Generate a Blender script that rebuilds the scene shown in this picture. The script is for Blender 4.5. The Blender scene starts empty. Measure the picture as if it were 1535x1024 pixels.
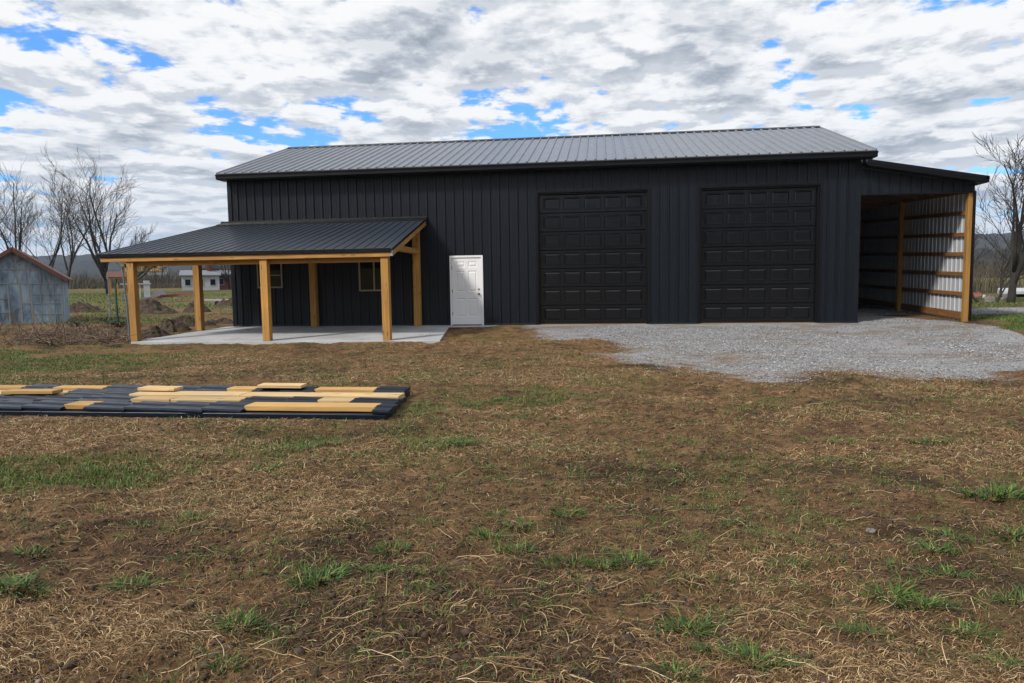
import bpy, math, random
import numpy as np
from mathutils import Vector, Matrix, Euler

sc = bpy.context.scene
COL = sc.collection
R = math.radians
rng = np.random.default_rng(7)
random.seed(11)

# ------------------------------------------------------------------ noise
def _h(ix, iy, s):
    n = (ix.astype(np.int64) * 374761393 + iy.astype(np.int64) * 668265263 + s * 974634777) & 0xFFFFFFFF
    n = ((n ^ (n >> 13)) * 1274126177) & 0xFFFFFFFF
    n = n ^ (n >> 16)
    return (n & 0xFFFFFF) / float(0xFFFFFF)

def vnoise(x, y, s=0):
    x = np.asarray(x, float); y = np.asarray(y, float)
    ix = np.floor(x); iy = np.floor(y); fx = x - ix; fy = y - iy
    fx = fx * fx * (3 - 2 * fx); fy = fy * fy * (3 - 2 * fy)
    a = _h(ix, iy, s); b = _h(ix + 1, iy, s); c = _h(ix, iy + 1, s); d = _h(ix + 1, iy + 1, s)
    return (a * (1 - fx) + b * fx) * (1 - fy) + (c * (1 - fx) + d * fx) * fy

def fbm(x, y, s=0, o=4):
    t = 0; a = .5; n = 0
    for k in range(o):
        t = t + a * vnoise(x * 2 ** k + 17.3 * k, y * 2 ** k - 9.1 * k, s + k); n += a; a *= .5
    return t / n

def sstep(a, b, x):
    t = np.clip((x - a) / (b - a), 0, 1)
    return t * t * (3 - 2 * t)

# ------------------------------------------------------------------ node helpers
def mat(name):
    m = bpy.data.materials.new(name); m.use_nodes = True
    nt = m.node_tree; nt.nodes.clear()
    out = nt.nodes.new('ShaderNodeOutputMaterial'); b = nt.nodes.new('ShaderNodeBsdfPrincipled')
    nt.links.new(b.outputs[0], out.inputs[0])
    return m, nt, b

def N(nt, t, **kw):
    n = nt.nodes.new(t)
    for k, v in kw.items():
        if hasattr(n, k): setattr(n, k, v)
        else: n.inputs[k].default_value = v
    return n

def L(nt, a, b): nt.links.new(a, b)

def val(nt, x, sock):
    if isinstance(x, (int, float)): sock.default_value = x
    else: nt.links.new(x, sock)

def math_(nt, op, a, b=0.0, c=None, clamp=False):
    n = nt.nodes.new('ShaderNodeMath'); n.operation = op; n.use_clamp = clamp
    val(nt, a, n.inputs[0]); val(nt, b, n.inputs[1])
    if c is not None: val(nt, c, n.inputs[2])
    return n.outputs[0]

def mixc(nt, f, a, b, blend='MIX'):
    n = nt.nodes.new('ShaderNodeMix'); n.data_type = 'RGBA'; n.blend_type = blend
    val(nt, f, n.inputs[0])
    for s, x in ((n.inputs[6], a), (n.inputs[7], b)):
        if isinstance(x, tuple): s.default_value = (*x, 1) if len(x) == 3 else x
        else: nt.links.new(x, s)
    return n.outputs[2]

def ramp(nt, f, stops):
    n = nt.nodes.new('ShaderNodeValToRGB'); e = n.color_ramp.elements
    while len(e) < len(stops): e.new(.5)
    for k, (p, c) in enumerate(stops):
        e[k].position = p; e[k].color = (*c, 1) if len(c) == 3 else c
    nt.links.new(f, n.inputs[0])
    return n.outputs[0]

def maprange(nt, v, a, b, c=0., d=1., smooth=True):
    n = nt.nodes.new('ShaderNodeMapRange'); n.interpolation_type = 'SMOOTHSTEP' if smooth else 'LINEAR'
    nt.links.new(v, n.inputs[0])
    for k, x in enumerate((a, b, c, d)): n.inputs[k + 1].default_value = x
    return n.outputs[0]

def noise(nt, vec, scale, detail=4, rough=.5, dist=0., dim='3D'):
    n = N(nt, 'ShaderNodeTexNoise'); n.noise_dimensions = dim; n.inputs['Scale'].default_value = scale
    n.inputs['Detail'].default_value = detail; n.inputs['Roughness'].default_value = rough
    n.inputs['Distortion'].default_value = dist
    nt.links.new(vec, n.inputs['Vector'])
    return n.outputs[0]

def scaled(nt, vec, s):
    n = N(nt, 'ShaderNodeMapping'); n.inputs['Scale'].default_value = s
    nt.links.new(vec, n.inputs['Vector']); return n.outputs[0]

def objc(nt): return nt.nodes.new('ShaderNodeTexCoord').outputs['Object']
def bump(nt, b, h, strength=.3, dist=.01):
    n = nt.nodes.new('ShaderNodeBump'); n.inputs['Strength'].default_value = strength
    n.inputs['Distance'].default_value = dist
    nt.links.new(h, n.inputs['Height']); nt.links.new(n.outputs[0], b.inputs['Normal'])

def paint(name, col, rough=.5, metal=0., var=.25, scale=3., spec=.5, streak=True):
    m, nt, b = mat(name); v = objc(nt)
    n1 = noise(nt, scaled(nt, v, (scale, scale, scale * (.25 if streak else 1))), 1., 5, .6)
    c = mixc(nt, n1, tuple(x * (1 - var) for x in col), tuple(min(1, x * (1 + var)) for x in col))
    L(nt, c, b.inputs['Base Color'])
    b.inputs['Metallic'].default_value = metal; b.inputs['Specular IOR Level'].default_value = spec
    r = maprange(nt, noise(nt, v, 9., 4), .3, .7, rough * .85, min(1, rough * 1.2))
    L(nt, r, b.inputs['Roughness'])
    bump(nt, b, noise(nt, v, 5., 3), .04, .01)
    return m

def wood(name, axis, light=(.60, .32, .070), dark=(.29, .125, .026), rough=.7):
    m, nt, b = mat(name); v = objc(nt)
    info = nt.nodes.new('ShaderNodeObjectInfo')
    s = [26., 26., 26.]; s[axis] = 1.1
    off = N(nt, 'ShaderNodeVectorMath', operation='ADD'); L(nt, v, off.inputs[0])
    cmb = nt.nodes.new('ShaderNodeCombineXYZ')
    for k in range(3): L(nt, math_(nt, 'MULTIPLY', info.outputs['Random'], 7.3 + k), cmb.inputs[k])
    L(nt, cmb.outputs[0], off.inputs[1]); v2 = off.outputs[0]
    g = noise(nt, scaled(nt, v2, tuple(s)), 1., 5, .6, .6)
    s2 = [9., 9., 9.]; s2[axis] = 2.2
    vor = N(nt, 'ShaderNodeTexVoronoi'); vor.inputs['Scale'].default_value = 1.
    L(nt, scaled(nt, v2, tuple(s2)), vor.inputs['Vector'])
    knot = maprange(nt, vor.outputs['Distance'], .07, .22, 1., 0.)
    big = noise(nt, v2, 1.3, 3)
    c = ramp(nt, g, [(.3, dark), (.52, tuple(.6 * a + .4 * d for a, d in zip(light, dark))), (.7, light)])
    c = mixc(nt, maprange(nt, big, .35, .65, 0., .6), c, tuple(x * .62 for x in light))
    chk = maprange(nt, noise(nt, scaled(nt, v2, tuple(x * (.55 if x > 5 else .5) for x in s)), 2.2, 3, .6, 1.2), .60, .70, 0., .65)
    c = mixc(nt, chk, c, tuple(x * .55 for x in dark))
    c = mixc(nt, math_(nt, 'MULTIPLY', knot, .75), c, tuple(x * .35 for x in dark))
    hsv = nt.nodes.new('ShaderNodeHueSaturation'); L(nt, c, hsv.inputs['Color'])
    L(nt, maprange(nt, info.outputs['Random'], 0, 1, .72, 1.15, False), hsv.inputs['Value'])
    L(nt, hsv.outputs[0], b.inputs['Base Color'])
    b.inputs['Roughness'].default_value = rough
    bump(nt, b, g, .25, .003)
    return m

# ------------------------------------------------------------------ materials
M = {}
M['navy'] = paint('navy_siding', (.0050, .0078, .0128), .38, 0., .25, 2.2, .34)
M['black_trim'] = paint('black_trim', (.0035, .0042, .0058), .36, 0., .2, 3., .3)
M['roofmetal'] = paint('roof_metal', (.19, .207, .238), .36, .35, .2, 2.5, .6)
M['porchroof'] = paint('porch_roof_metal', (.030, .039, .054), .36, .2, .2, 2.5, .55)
M['gdoor'] = paint('black_door_paint', (.0026, .0040, .0062), .20, 0., .12, 4., .68, False)
M['white'] = paint('white_paint', (.78, .79, .80), .45, 0., .03, 4., .4, False)
M['brass'] = paint('aged_brass', (.16, .12, .07), .35, .9, .2, 20.)
M['tan_frame'] = paint('tan_vinyl', (.34, .29, .21), .5, 0., .1, 6.)
M['woodX'] = wood('timber_along_x', 0); M['woodY'] = wood('timber_along_y', 1); M['woodZ'] = wood('timber_along_z', 2)
M['girt'] = wood('weathered_girt_timber', 1, (.30, .14, .04), (.15, .06, .017))
M['girtX'] = wood('weathered_girt_timber_x', 0, (.30, .14, .04), (.15, .06, .017))
M['board'] = wood('fresh_pine_board', 0, (.80, .58, .29), (.50, .30, .11))
M['board2'] = wood('ochre_pine_board', 0, (.68, .42, .14), (.40, .20, .055))
M['trimdark'] = paint('navy_trim_metal', (.0042, .0085, .0180), .34, .0, .25, 5., .27)

def glass(name, col):
    m, nt, b = mat(name)
    b.inputs['Base Color'].default_value = (*col, 1); b.inputs['Roughness'].default_value = .06
    b.inputs['Specular IOR Level'].default_value = .32
    return m
M['glass'] = glass('dark_window_glass', (.004, .005, .005))

def concrete():
    m, nt, b = mat('concrete'); v = objc(nt)
    n1 = noise(nt, v, .9, 6, .6); n2 = noise(nt, v, 22., 5, .7)
    c = ramp(nt, n1, [(.3, (.33, .335, .34)), (.55, (.43, .435, .44)), (.72, (.50, .505, .51))])
    c = mixc(nt, maprange(nt, n2, .45, .75, 0., .25), c, (.25, .25, .25))
    st = maprange(nt, noise(nt, v, 2.1, 3, .5, 1.), .63, .72, 0., .6)
    c = mixc(nt, st, c, (.2, .17, .13))
    L(nt, c, b.inputs['Base Color']); b.inputs['Roughness'].default_value = .75
    bump(nt, b, n2, .15, .003)
    return m
M['concrete'] = concrete()

def galv():
    m, nt, b = mat('galvanised_liner'); v = objc(nt)
    n1 = noise(nt, scaled(nt, v, (1, 6, .35)), 1.5, 5, .6)
    c = ramp(nt, n1, [(.3, (.48, .50, .53)), (.7, (.68, .70, .73))])
    L(nt, c, b.inputs['Base Color']); b.inputs['Metallic'].default_value = .3; b.inputs['Roughness'].default_value = .38
    return m
M['galv'] = galv()

def bark(name, a, c):
    m, nt, b = mat(name); v = objc(nt)
    n1 = noise(nt, scaled(nt, v, (4, 4, 1)), 1., 6, .65)
    L(nt, ramp(nt, n1, [(.3, a), (.7, c)]), b.inputs['Base Color']); b.inputs['Roughness'].default_value = .9
    return m
M['bark'] = bark('dark_bark', (.014, .012, .010), (.045, .037, .030))
M['twig'] = bark('twig_bark', (.015, .012, .011), (.042, .034, .029))
M['paletwig'] = bark('pale_twig_bark', (.035, .029, .025), (.085, .070, .058))
M['stick'] = bark('dry_stick', (.07, .045, .03), (.24, .17, .115))

def shedblue():
    m, nt, b = mat('weathered_blue_paint'); v = objc(nt)
    n1 = noise(nt, scaled(nt, v, (3, 3, .9)), 1.2, 7, .68, .8)
    n2 = noise(nt, v, 1.1, 4, .6, .5)
    c = ramp(nt, n1, [(.3, (.065, .095, .135)), (.46, (.20, .29, .38)), (.60, (.34, .44, .53)), (.75, (.50, .55, .58))])
    c = mixc(nt, maprange(nt, n2, .58, .70, 0., .7), c, (.10, .075, .055))
    L(nt, c, b.inputs['Base Color']); b.inputs['Roughness'].default_value = .75
    bump(nt, b, n1, .3, .01)
    return m
M['shedblue'] = shedblue()
M['batten'] = paint('grey_batten', (.34, .33, .31), .8, 0., .35, 4.)
M['rust_roof'] = paint('rusty_red_roof', (.13, .045, .036), .7, 0., .4, 3.)
M['rust_edge'] = paint('rusty_roof_edge', (.13, .06, .045), .8, 0., .4, 3.)

def flat(name, col, rough=.8, var=.25, scale=2.):
    return paint(name, col, rough, 0., var, scale, .3, False)
M['f_white'] = flat('weathered_white', (.42, .43, .44), .8, .35); M['f_red'] = flat('faded_red', (.24, .085, .07))
M['f_brick'] = flat('brick_red', (.20, .09, .055), .9, .4); M['f_grey'] = flat('grey_roof', (.20, .21, .23))
M['f_dark'] = flat('dark_board', (.03, .03, .032)); M['f_ochre'] = flat('ochre_wall', (.50, .33, .13))
M['f_orange'] = flat('orange_timber', (.46, .22, .06)); M['f_pink'] = flat('faded_pink_red', (.34, .14, .12))
M['f_green'] = flat('green_post_paint', (.018, .065, .040), .5); M['f_bluegrey'] = flat('blue_grey_metal', (.13, .18, .22), .5)
M['f_pipe'] = flat('grey_pipe', (.14, .165, .19), .45); M['stone'] = flat('grey_stone', (.16, .15, .14), .9, .4, 5.)

# ------------------------------------------------------------------ mesh builder
class MB:
    def __init__(s): s.v = []; s.f = []
    def add(s, vs, fs):
        o = len(s.v); s.v += [tuple(map(float, p)) for p in vs]; s.f += [tuple(i + o for i in f) for f in fs]; return s
    def box(s, x0, x1, y0, y1, z0, z1):
        v = [(x, y, z) for z in (z0, z1) for y in (y0, y1) for x in (x0, x1)]
        return s.add(v, [(0, 2, 3, 1), (4, 5, 7, 6), (0, 1, 5, 4), (2, 6, 7, 3), (0, 4, 6, 2), (1, 3, 7, 5)])
    def bar(s, a, b, w, h, up=(0, 0, 1)):          # beam from a to b; w across, h along up
        a = Vector(a); b = Vector(b); d = (b - a).normalized(); u = Vector(up)
        r = d.cross(u).normalized(); u = r.cross(d).normalized()
        vs = []
        for p in (a, b):
            for i, j in ((-1, -1), (1, -1), (1, 1), (-1, 1)): vs.append(p + r * (w / 2 * i) + u * (h / 2 * j))
        return s.add(vs, [(0, 1, 2, 3), (7, 6, 5, 4), (0, 4, 5, 1), (1, 5, 6, 2), (2, 6, 7, 3), (3, 7, 4, 0)])
    def prism(s, poly, axis, a, b):                # convex-ish polygon in the other two axes, extruded
        n = len(poly); vs = []
        for t in (a, b):
            for p in poly:
                q = list(p); q.insert(axis, t); vs.append(q)
        fs = [tuple(range(n)), tuple(range(2 * n - 1, n - 1, -1))]
        for k in range(n): fs.append((k, k + n, (k + 1) % n + n, (k + 1) % n))
        return s.add(vs, fs)
    def tube(s, pts, rad, n=6, cap=True):
        rings = []; up = Vector((.13, .31, 1))
        for k, p in enumerate(pts):
            p = Vector(p)
            d = (Vector(pts[min(k + 1, len(pts) - 1)]) - Vector(pts[max(k - 1, 0)]))
            if d.length < 1e-9: d = Vector((0, 0, 1))
            d.normalize()
            r = d.cross(up if abs(d.dot(up)) < 1.02 else Vector((1, 0, 0)))
            if r.length < 1e-4: r = d.cross(Vector((1, 0, 0)))
            r.normalize(); u = r.cross(d)
            rings.append([p + (r * math.cos(2 * math.pi * i / n) + u * math.sin(2 * math.pi * i / n)) * rad[k] for i in range(n)])
        vs = [q for r_ in rings for q in r_]; fs = []
        for k in range(len(pts) - 1):
            for i in range(n):
                j = (i + 1) % n; fs.append((k * n + i, k * n + j, (k + 1) * n + j, (k + 1) * n + i))
        if cap: fs += [tuple(range(n - 1, -1, -1)), tuple((len(pts) - 1) * n + i for i in range(n))]
        return s.add(vs, fs)
    def build(s, name, m, parent=None, bev=0., smooth=False, loc=None):
        me = bpy.data.meshes.new(name); me.from_pydata(s.v, [], s.f); me.update()
        import bmesh
        bm = bmesh.new(); bm.from_mesh(me); bmesh.ops.recalc_face_normals(bm, faces=bm.faces); bm.to_mesh(me); bm.free()
        o = bpy.data.objects.new(name, me); COL.objects.link(o)
        me.materials.append(m)
        if smooth: me.polygons.foreach_set('use_smooth', [True] * len(me.polygons))
        if parent: o.parent = parent
        if loc is not None: o.location = loc
        if bev:
            b = o.modifiers.new('bevel', 'BEVEL'); b.width = bev; b.segments = 2; b.limit_method = 'ANGLE'
        return o

def tag(o, label=None, cat=None, group=None, kind=None):
    if cat and not kind: kind = 'thing'
    for k, x in (('label', label), ('category', cat), ('group', group), ('kind', kind)):
        if x: o[k] = x
    return o

def thing(name, label, cat, loc=(0, 0, 0), rz=0., group=None):
    o = bpy.data.objects.new(name, None); COL.objects.link(o)
    o.location = loc; o.rotation_euler = (0, 0, rz); o.empty_display_size = .3
    return tag(o, label, cat, group)

def bulk(name, V, F, m, attrs=None, smooth=False):
    """numpy mesh; F is an (n,4) or (n,3) index array"""
    me = bpy.data.meshes.new(name)
    k = F.shape[1]
    me.vertices.add(len(V)); me.vertices.foreach_set('co', V.astype(np.float32).ravel())
    me.loops.add(F.size); me.loops.foreach_set('vertex_index', F.astype(np.int32).ravel())
    me.polygons.add(len(F)); me.polygons.foreach_set('loop_start', np.arange(0, F.size, k, dtype=np.int32))
    try: me.polygons.foreach_set('loop_total', np.full(len(F), k, dtype=np.int32))
    except Exception: pass
    if smooth: me.polygons.foreach_set('use_smooth', np.ones(len(F), dtype=bool))
    for nme, a in (attrs or {}).items():
        at = me.attributes.new(nme, 'FLOAT', 'POINT'); at.data.foreach_set('value', a.astype(np.float32).ravel())
    me.update(); me.validate()
    me.materials.append(m)
    o = bpy.data.objects.new(name, me); COL.objects.link(o)
    return o

# ------------------------------------------------------------------ terrain
CX, CY, CZ = 11.6246, -20.9777, 1.2591
def gz0(x, y):
    x = np.asarray(x, float); y = np.asarray(y, float)
    t = np.clip(-y / 7, 0, 1)
    z = -.30 * t * (2 - t)
    z = z + .021 * np.clip(y, 0, 12) * np.clip((x - 17) / 2, 0, 1)
    d = np.hypot(x - CX, y - CY)
    z = z + .016 * np.clip(d - 60, 0, 200)
    return z

def gravel_edge(x):
    return np.interp(x, [8.2, 8.6, 9.6, 10.6, 11.5, 12.4, 13.8, 15.7, 18.4, 25, 40],
                     [.2, -.45, -1.0, -2.3, -4.6, -7.2, -8.6, -9.3, -8.8, -8.2, -8])

def gravel_mask(x, y):
    w = (fbm(x * .7, y * 1.1, 5, 5) - .5) * 5.2
    m = sstep(-2.3, 2.3, y - gravel_edge(x) + w * np.clip(-y / 3, .15, 1)) * sstep(7.9, 10.2, x + w * .2)
    bare = sstep(.52, .66, fbm(x * .35 + 4, y * .8, 9, 3)) * sstep(13.5, 11., x) * sstep(-.9, -1.8, y)
    m = m * (1 - .85 * bare)
    # grass patch beside the lean-to and the land beyond
    gp = sstep(21.5, 22.1, x + .35 * (y + .5) * (y > -1.5) + .8 * w * .2) * sstep(-3.6, -2.6, y + w * .2)
    m = m * (1 - gp * (1 - sstep(2.6, 3.4, y) * sstep(6.6, 5.8, y)))
    m = m * sstep(10.2, 9.4, y)
    road = sstep(3.0, 3.6, y + w * .15) * sstep(6.6, 6., y + w * .15) * sstep(22.2, 22.6, x)
    return np.maximum(m, road)

def green_mask(x, y):
    d = np.hypot(x - CX, y - CY)
    n = fbm(x * .8, y * .8, 21, 4); nf = fbm(x * 4, y * 4, 27, 3)
    g = .38 * sstep(.50, .66, n) * sstep(.45, .65, nf)
    # the greener band at the left of the foreground, and the strip beyond the timber pile
    band = sstep(9.2, 8.0, x) * sstep(-16.5, -16.0, y) * sstep(-14.9, -15.4, y)
    g = np.maximum(g, band * sstep(.36, .60, fbm(x * 1.9, y * 2.6, 33, 4)))
    b2 = np.exp(-((y + 14.5) / .6) ** 2) * sstep(7.6, 8.6, x) * sstep(11.8, 10.8, x)
    g = np.maximum(g, .8 * b2 * sstep(.4, .58, fbm(x * 2, y * 2, 35, 3)))
    b3 = sstep(6.0, 7.2, x) * sstep(13, 11, x) * sstep(-13.6, -12.8, y) * sstep(-8.5, -10.5, y)
    g = np.maximum(g, .62 * b3 * sstep(.46, .62, fbm(x * 1.3, y * 2, 36, 3)))
    left = sstep(4.5, 1.0, x) * sstep(-12.5, -9.5, y) * sstep(-3.6, -5.2, y)
    g = np.maximum(g, .85 * left * sstep(.36, .56, fbm(x * .8, y * 1.3, 37, 4)))
    g = np.maximum(g, .5 * sstep(13.3, 14.4, x) * sstep(-15.2, -16., y) * sstep(.42, .6, fbm(x * 2.2, y * 2.2, 39, 3)))
    far = sstep(13, 24, y) * (.35 + .65 * sstep(.35, .55, fbm(x * .09, y * .05, 41, 4)))
    g = np.maximum(g, far)
    back = sstep(-3.2, -4.4, x) * sstep(.5, 3, y) * sstep(.42, .6, fbm(x * .5, y * .5, 43, 4))
    g = np.maximum(g, .8 * back)
    gp = sstep(21.9, 22.4, x) * sstep(-3.4, -2.2, y) * (1 - sstep(2.6, 3.2, y) * sstep(6.8, 6.2, y))
    g = np.maximum(g, gp * sstep(.28, .45, fbm(x * .9, y * .9, 47, 3)))
    return np.clip(g, 0, 1)

def straw_mask(x, y):
    n = fbm(x * .55 + 3, y * 1.1, 61, 4)
    return sstep(.36, .62, n)

def relief(x, y):
    """clods and hollows"""
    near = sstep(60, 12, np.hypot(x - CX, y - CY))
    flat = np.clip(np.maximum(sstep(-.1, -1.2, y), sstep(-2., -3.2, x)), 0, 1)     # flat at the barn
    flat = np.where((x > 18.5) & (y > -1), .25, flat)
    gr = gravel_mask(x, y)
    a = (fbm(x * .9, y * .9, 71, 3) - .5) * .13
    c = (fbm(x * 3.3, y * 3.3, 75, 3) - .5) * .085
    e = (fbm(x * 11, y * 11, 79, 2) - .5) * .040
    big = (fbm(x * .28, y * .28, 83, 3) - .5) * .5 * sstep(1.5, 5, y) * sstep(-2.5, -4.5, x)
    hole = -.07 * np.exp(-(((x - 11.75) / .22) ** 2 + ((y + 16.0) / .14) ** 2))
    pile = sstep(-13.75, -13.3, y) * sstep(-10.9, -11.3, y) * sstep(9.7, 9.3, x)
    return ((a + c * (1 - .5 * gr) + e * (1 - .5 * gr)) * near * flat + big * near) * (1 - .88 * pile) - .012 * pile + hole

def gz(x, y): return gz0(x, y) + relief(x, y)
def gzs(x, y): return float(gz(np.array([x]), np.array([y]))[0])

def axis_pts(segs, lo, hi):
    a = []
    for (p, q, st) in segs: a += list(np.arange(p, q, st))
    a.append(segs[-1][1])
    st = segs[-1][2]; x = a[-1]; up = []
    while x < hi: st *= 1.16; x += st; up.append(x)
    st = segs[0][2]; x = a[0]; dn = []
    while x > lo: st *= 1.16; x -= st; dn.append(x)
    return np.array(dn[::-1] + a + up)

def ground_material():
    m, nt, b = mat('bare_soil_and_gravel'); v = objc(nt)
    A = lambda n: N(nt, 'ShaderNodeAttribute', attribute_name=n).outputs['Fac']
    fine = noise(nt, v, 34., 6, .72); mid = noise(nt, v, 5.5, 6, .65, .4); big = noise(nt, v, .9, 5, .6, .5)
    soil = ramp(nt, mid, [(.28, (.023, .013, .008)), (.47, (.100, .055, .026)), (.68, (.25, .148, .072))])
    soil = mixc(nt, maprange(nt, fine, .35, .7, 0., .55), soil, (.24, .147, .076))
    soil = mixc(nt, maprange(nt, fine, .45, .28, 0., .8), soil, (.018, .012, .009))
    clay = math_(nt, 'MULTIPLY', A('clay'), maprange(nt, big, .3, .6))
    soil = mixc(nt, math_(nt, 'MULTIPLY', clay, .72), soil, mixc(nt, maprange(nt, mid, .35, .65), (.10, .052, .022), (.27, .155, .072)))
    wet = maprange(nt, big, .50, .62, 0., .75)
    soil = mixc(nt, wet, soil, (.034, .022, .015))
    st = math_(nt, 'MULTIPLY', A('straw'), maprange(nt, noise(nt, scaled(nt, v, (6, 15, 10)), 1., 6, .7, 1.), .42, .62))
    soil = mixc(nt, math_(nt, 'MULTIPLY', st, .8), soil, (.24, .143, .066))
    gn = maprange(nt, noise(nt, v, 14., 6, .7), .38, .6)
    gcol = ramp(nt, noise(nt, v, .35, 5, .6), [(.3, (.055, .075, .016)), (.5, (.10, .125, .024)), (.7, (.17, .165, .04))])
    gcol = mixc(nt, maprange(nt, fine, .35, .7, 0., .6), gcol, (.05, .06, .02))
    c = mixc(nt, math_(nt, 'MULTIPLY', A('green'), math_(nt, 'MULTIPLY_ADD', gn, .65, .30)), soil, gcol)
    # far fields: paler, in strips
    vor = N(nt, 'ShaderNodeTexVoronoi'); vor.inputs['Scale'].default_value = 85.
    L(nt, v, vor.inputs['Vector'])
    sep = nt.nodes.new('ShaderNodeSeparateColor'); L(nt, vor.outputs['Color'], sep.inputs[0])
    gcell = ramp(nt, sep.outputs[0], [(0., (.17, .168, .17)), (.45, (.28, .28, .285)), (.8, (.37, .37, .38)), (1., (.50, .495, .49))])
    mixf = math_(nt, 'ADD', math_(nt, 'MULTIPLY', fine, .5), math_(nt, 'MULTIPLY', noise(nt, scaled(nt, v, (1.2, 3, 1)), 2.2, 7, .72, .6), .5))
    gcell = mixc(nt, maprange(nt, vor.outputs['Distance'], .0, .55, .0, .0), gcell, gcell)
    gcell = mixc(nt, maprange(nt, noise(nt, scaled(nt, v, (.5, 1.0, 1)), 1.2, 7, .70, .5), .45, .60, 0., .7), gcell, (.19, .138, .09))
    gm = maprange(nt, math_(nt, 'ADD', A('gravel'), math_(nt, 'MULTIPLY_ADD', mixf, 1.9, -.95)), .40, .62)
    c = mixc(nt, gm, c, gcell)
    L(nt, c, b.inputs['Base Color']); b.inputs['Roughness'].default_value = .95
    b.inputs['Specular IOR Level'].default_value = .15
    h = math_(nt, 'ADD', math_(nt, 'MULTIPLY', fine, .6), math_(nt, 'MULTIPLY', noise(nt, v, 110., 3, .7), .35))
    bump(nt, b, h, .9, .045)
    return m

xs = axis_pts([(-16, -6, .28), (-6, 3, .13), (3, 17, .055), (17, 26, .12)], -2600, 2600)
ys = axis_pts([(-19.6, -13, .042), (-13, -7, .07), (-7, 2, .1), (2, 22, .25)], -2600, 2600)
X, Y = np.meshgrid(xs, ys); X = X.ravel(); Y = Y.ravel()
Z = gz(X, Y)
nx, ny = len(xs), len(ys)
I = (np.arange(ny - 1)[:, None] * nx + np.arange(nx - 1)[None, :]).ravel()
F = np.stack([I, I + 1, I + nx + 1, I + nx], 1)
clay = sstep(6.8, 7.6, X) * sstep(14.5, 11, X) * sstep(-5.5, -3.5, Y) * sstep(.2, -.3, Y)
clay = np.maximum(clay, (.25 + .65 * sstep(8, 12.5, X)) * sstep(-15.5, -11.5, Y) * sstep(.5, -1, Y) * sstep(-4, 2, X))
M['ground'] = ground_material()
ground = bulk('ground', np.stack([X, Y, Z], 1), F, M['ground'],
              dict(gravel=gravel_mask(X, Y), green=green_mask(X, Y), straw=straw_mask(X, Y), clay=clay), True)
tag(ground, kind='structure')

# ------------------------------------------------------------------ hills
def hills():
    th = np.radians(np.concatenate([np.linspace(-180, -62, 130, endpoint=False), np.linspace(-62, 62, 560), np.linspace(62, 180, 131)[1:]])); rr = np.concatenate([np.linspace(230, 600, 26), np.linspace(620, 2300, 60)])
    T, Rr = np.meshgrid(th, rr); T = T.ravel(); Rr = Rr.ravel()
    deg = np.degrees(T)
    back = sstep(75, 125, np.abs(deg)); Rq = Rr * (1 - .55 * back)  # unseen hills behind the camera, added closer and higher to darken wall reflections
    x = CX + Rq * np.sin(T); y = CY + Rq * np.cos(T)
    top = np.interp(deg, [-62, -44, -38, -33, -28, -20, -10, 5, 20, 27, 33, 45, 62],
                    [50, 54, 58, 66, 62, 56, 56, 60, 60, 58, 66, 72, 66]) 
    near = np.interp(deg, [-62, -40, -30, -20, 0, 20, 26, 34, 62], [4, 7, 10, 12, 12, 14, 17, 19, 18])
    top = top + 40 * back; near = near + 10 * back
    z = -2.5 + near * sstep(235, 620, Rr) + top * sstep(700, 1700, Rr)
    z = z + (fbm(x * .004, y * .004, 91, 4) - .5) * 26 * sstep(400, 1500, Rr)
    wood_ = sstep(270, 330, Rr) * sstep(.40, .50, fbm(x * .009, y * .006, 97, 3) + .35 * sstep(600, 900, Rr) + .06 + .10 * sstep(10, 25, deg))
    z = z + wood_ * (3.5 * fbm(x * .06, y * .06, 95, 3) + 5 * vnoise(x * .13, y * .13, 99))
    n, k = len(th), len(rr)
    I = (np.arange(k - 1)[:, None] * n + np.arange(n - 1)[None, :]).ravel()
    F = np.stack([I, I + 1, I + n + 1, I + n], 1)
    m, nt, b = mat('wooded_hillside'); v = objc(nt)
    f1 = noise(nt, v, .11, 6, .75); f2 = noise(nt, v, .012, 5, .6)
    w = ramp(nt, f1, [(.3, (.012, .012, .011)), (.5, (.036, .032, .026)), (.7, (.080, .066, .048))])
    w = mixc(nt, maprange(nt, f2, .45, .65, 0., .5), w, (.05, .055, .03))
    fld = ramp(nt, noise(nt, scaled(nt, v, (.006, .02, .01)), 1., 3, .5), [(.38, (.06, .075, .025)), (.5, (.20, .165, .045)), (.6, (.12, .10, .05)), (.7, (.075, .09, .03))])
    c = mixc(nt, N(nt, 'ShaderNodeAttribute', attribute_name='wooded').outputs['Fac'], fld, w)
    L(nt, c, b.inputs['Base Color']); b.inputs['Roughness'].default_value = 1.; b.inputs['Specular IOR Level'].default_value = 0.
    o = bulk('hills', np.stack([x, y, z], 1), F, m, dict(wooded=wood_), False)
    tag(o, kind='structure')
hills()

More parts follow.
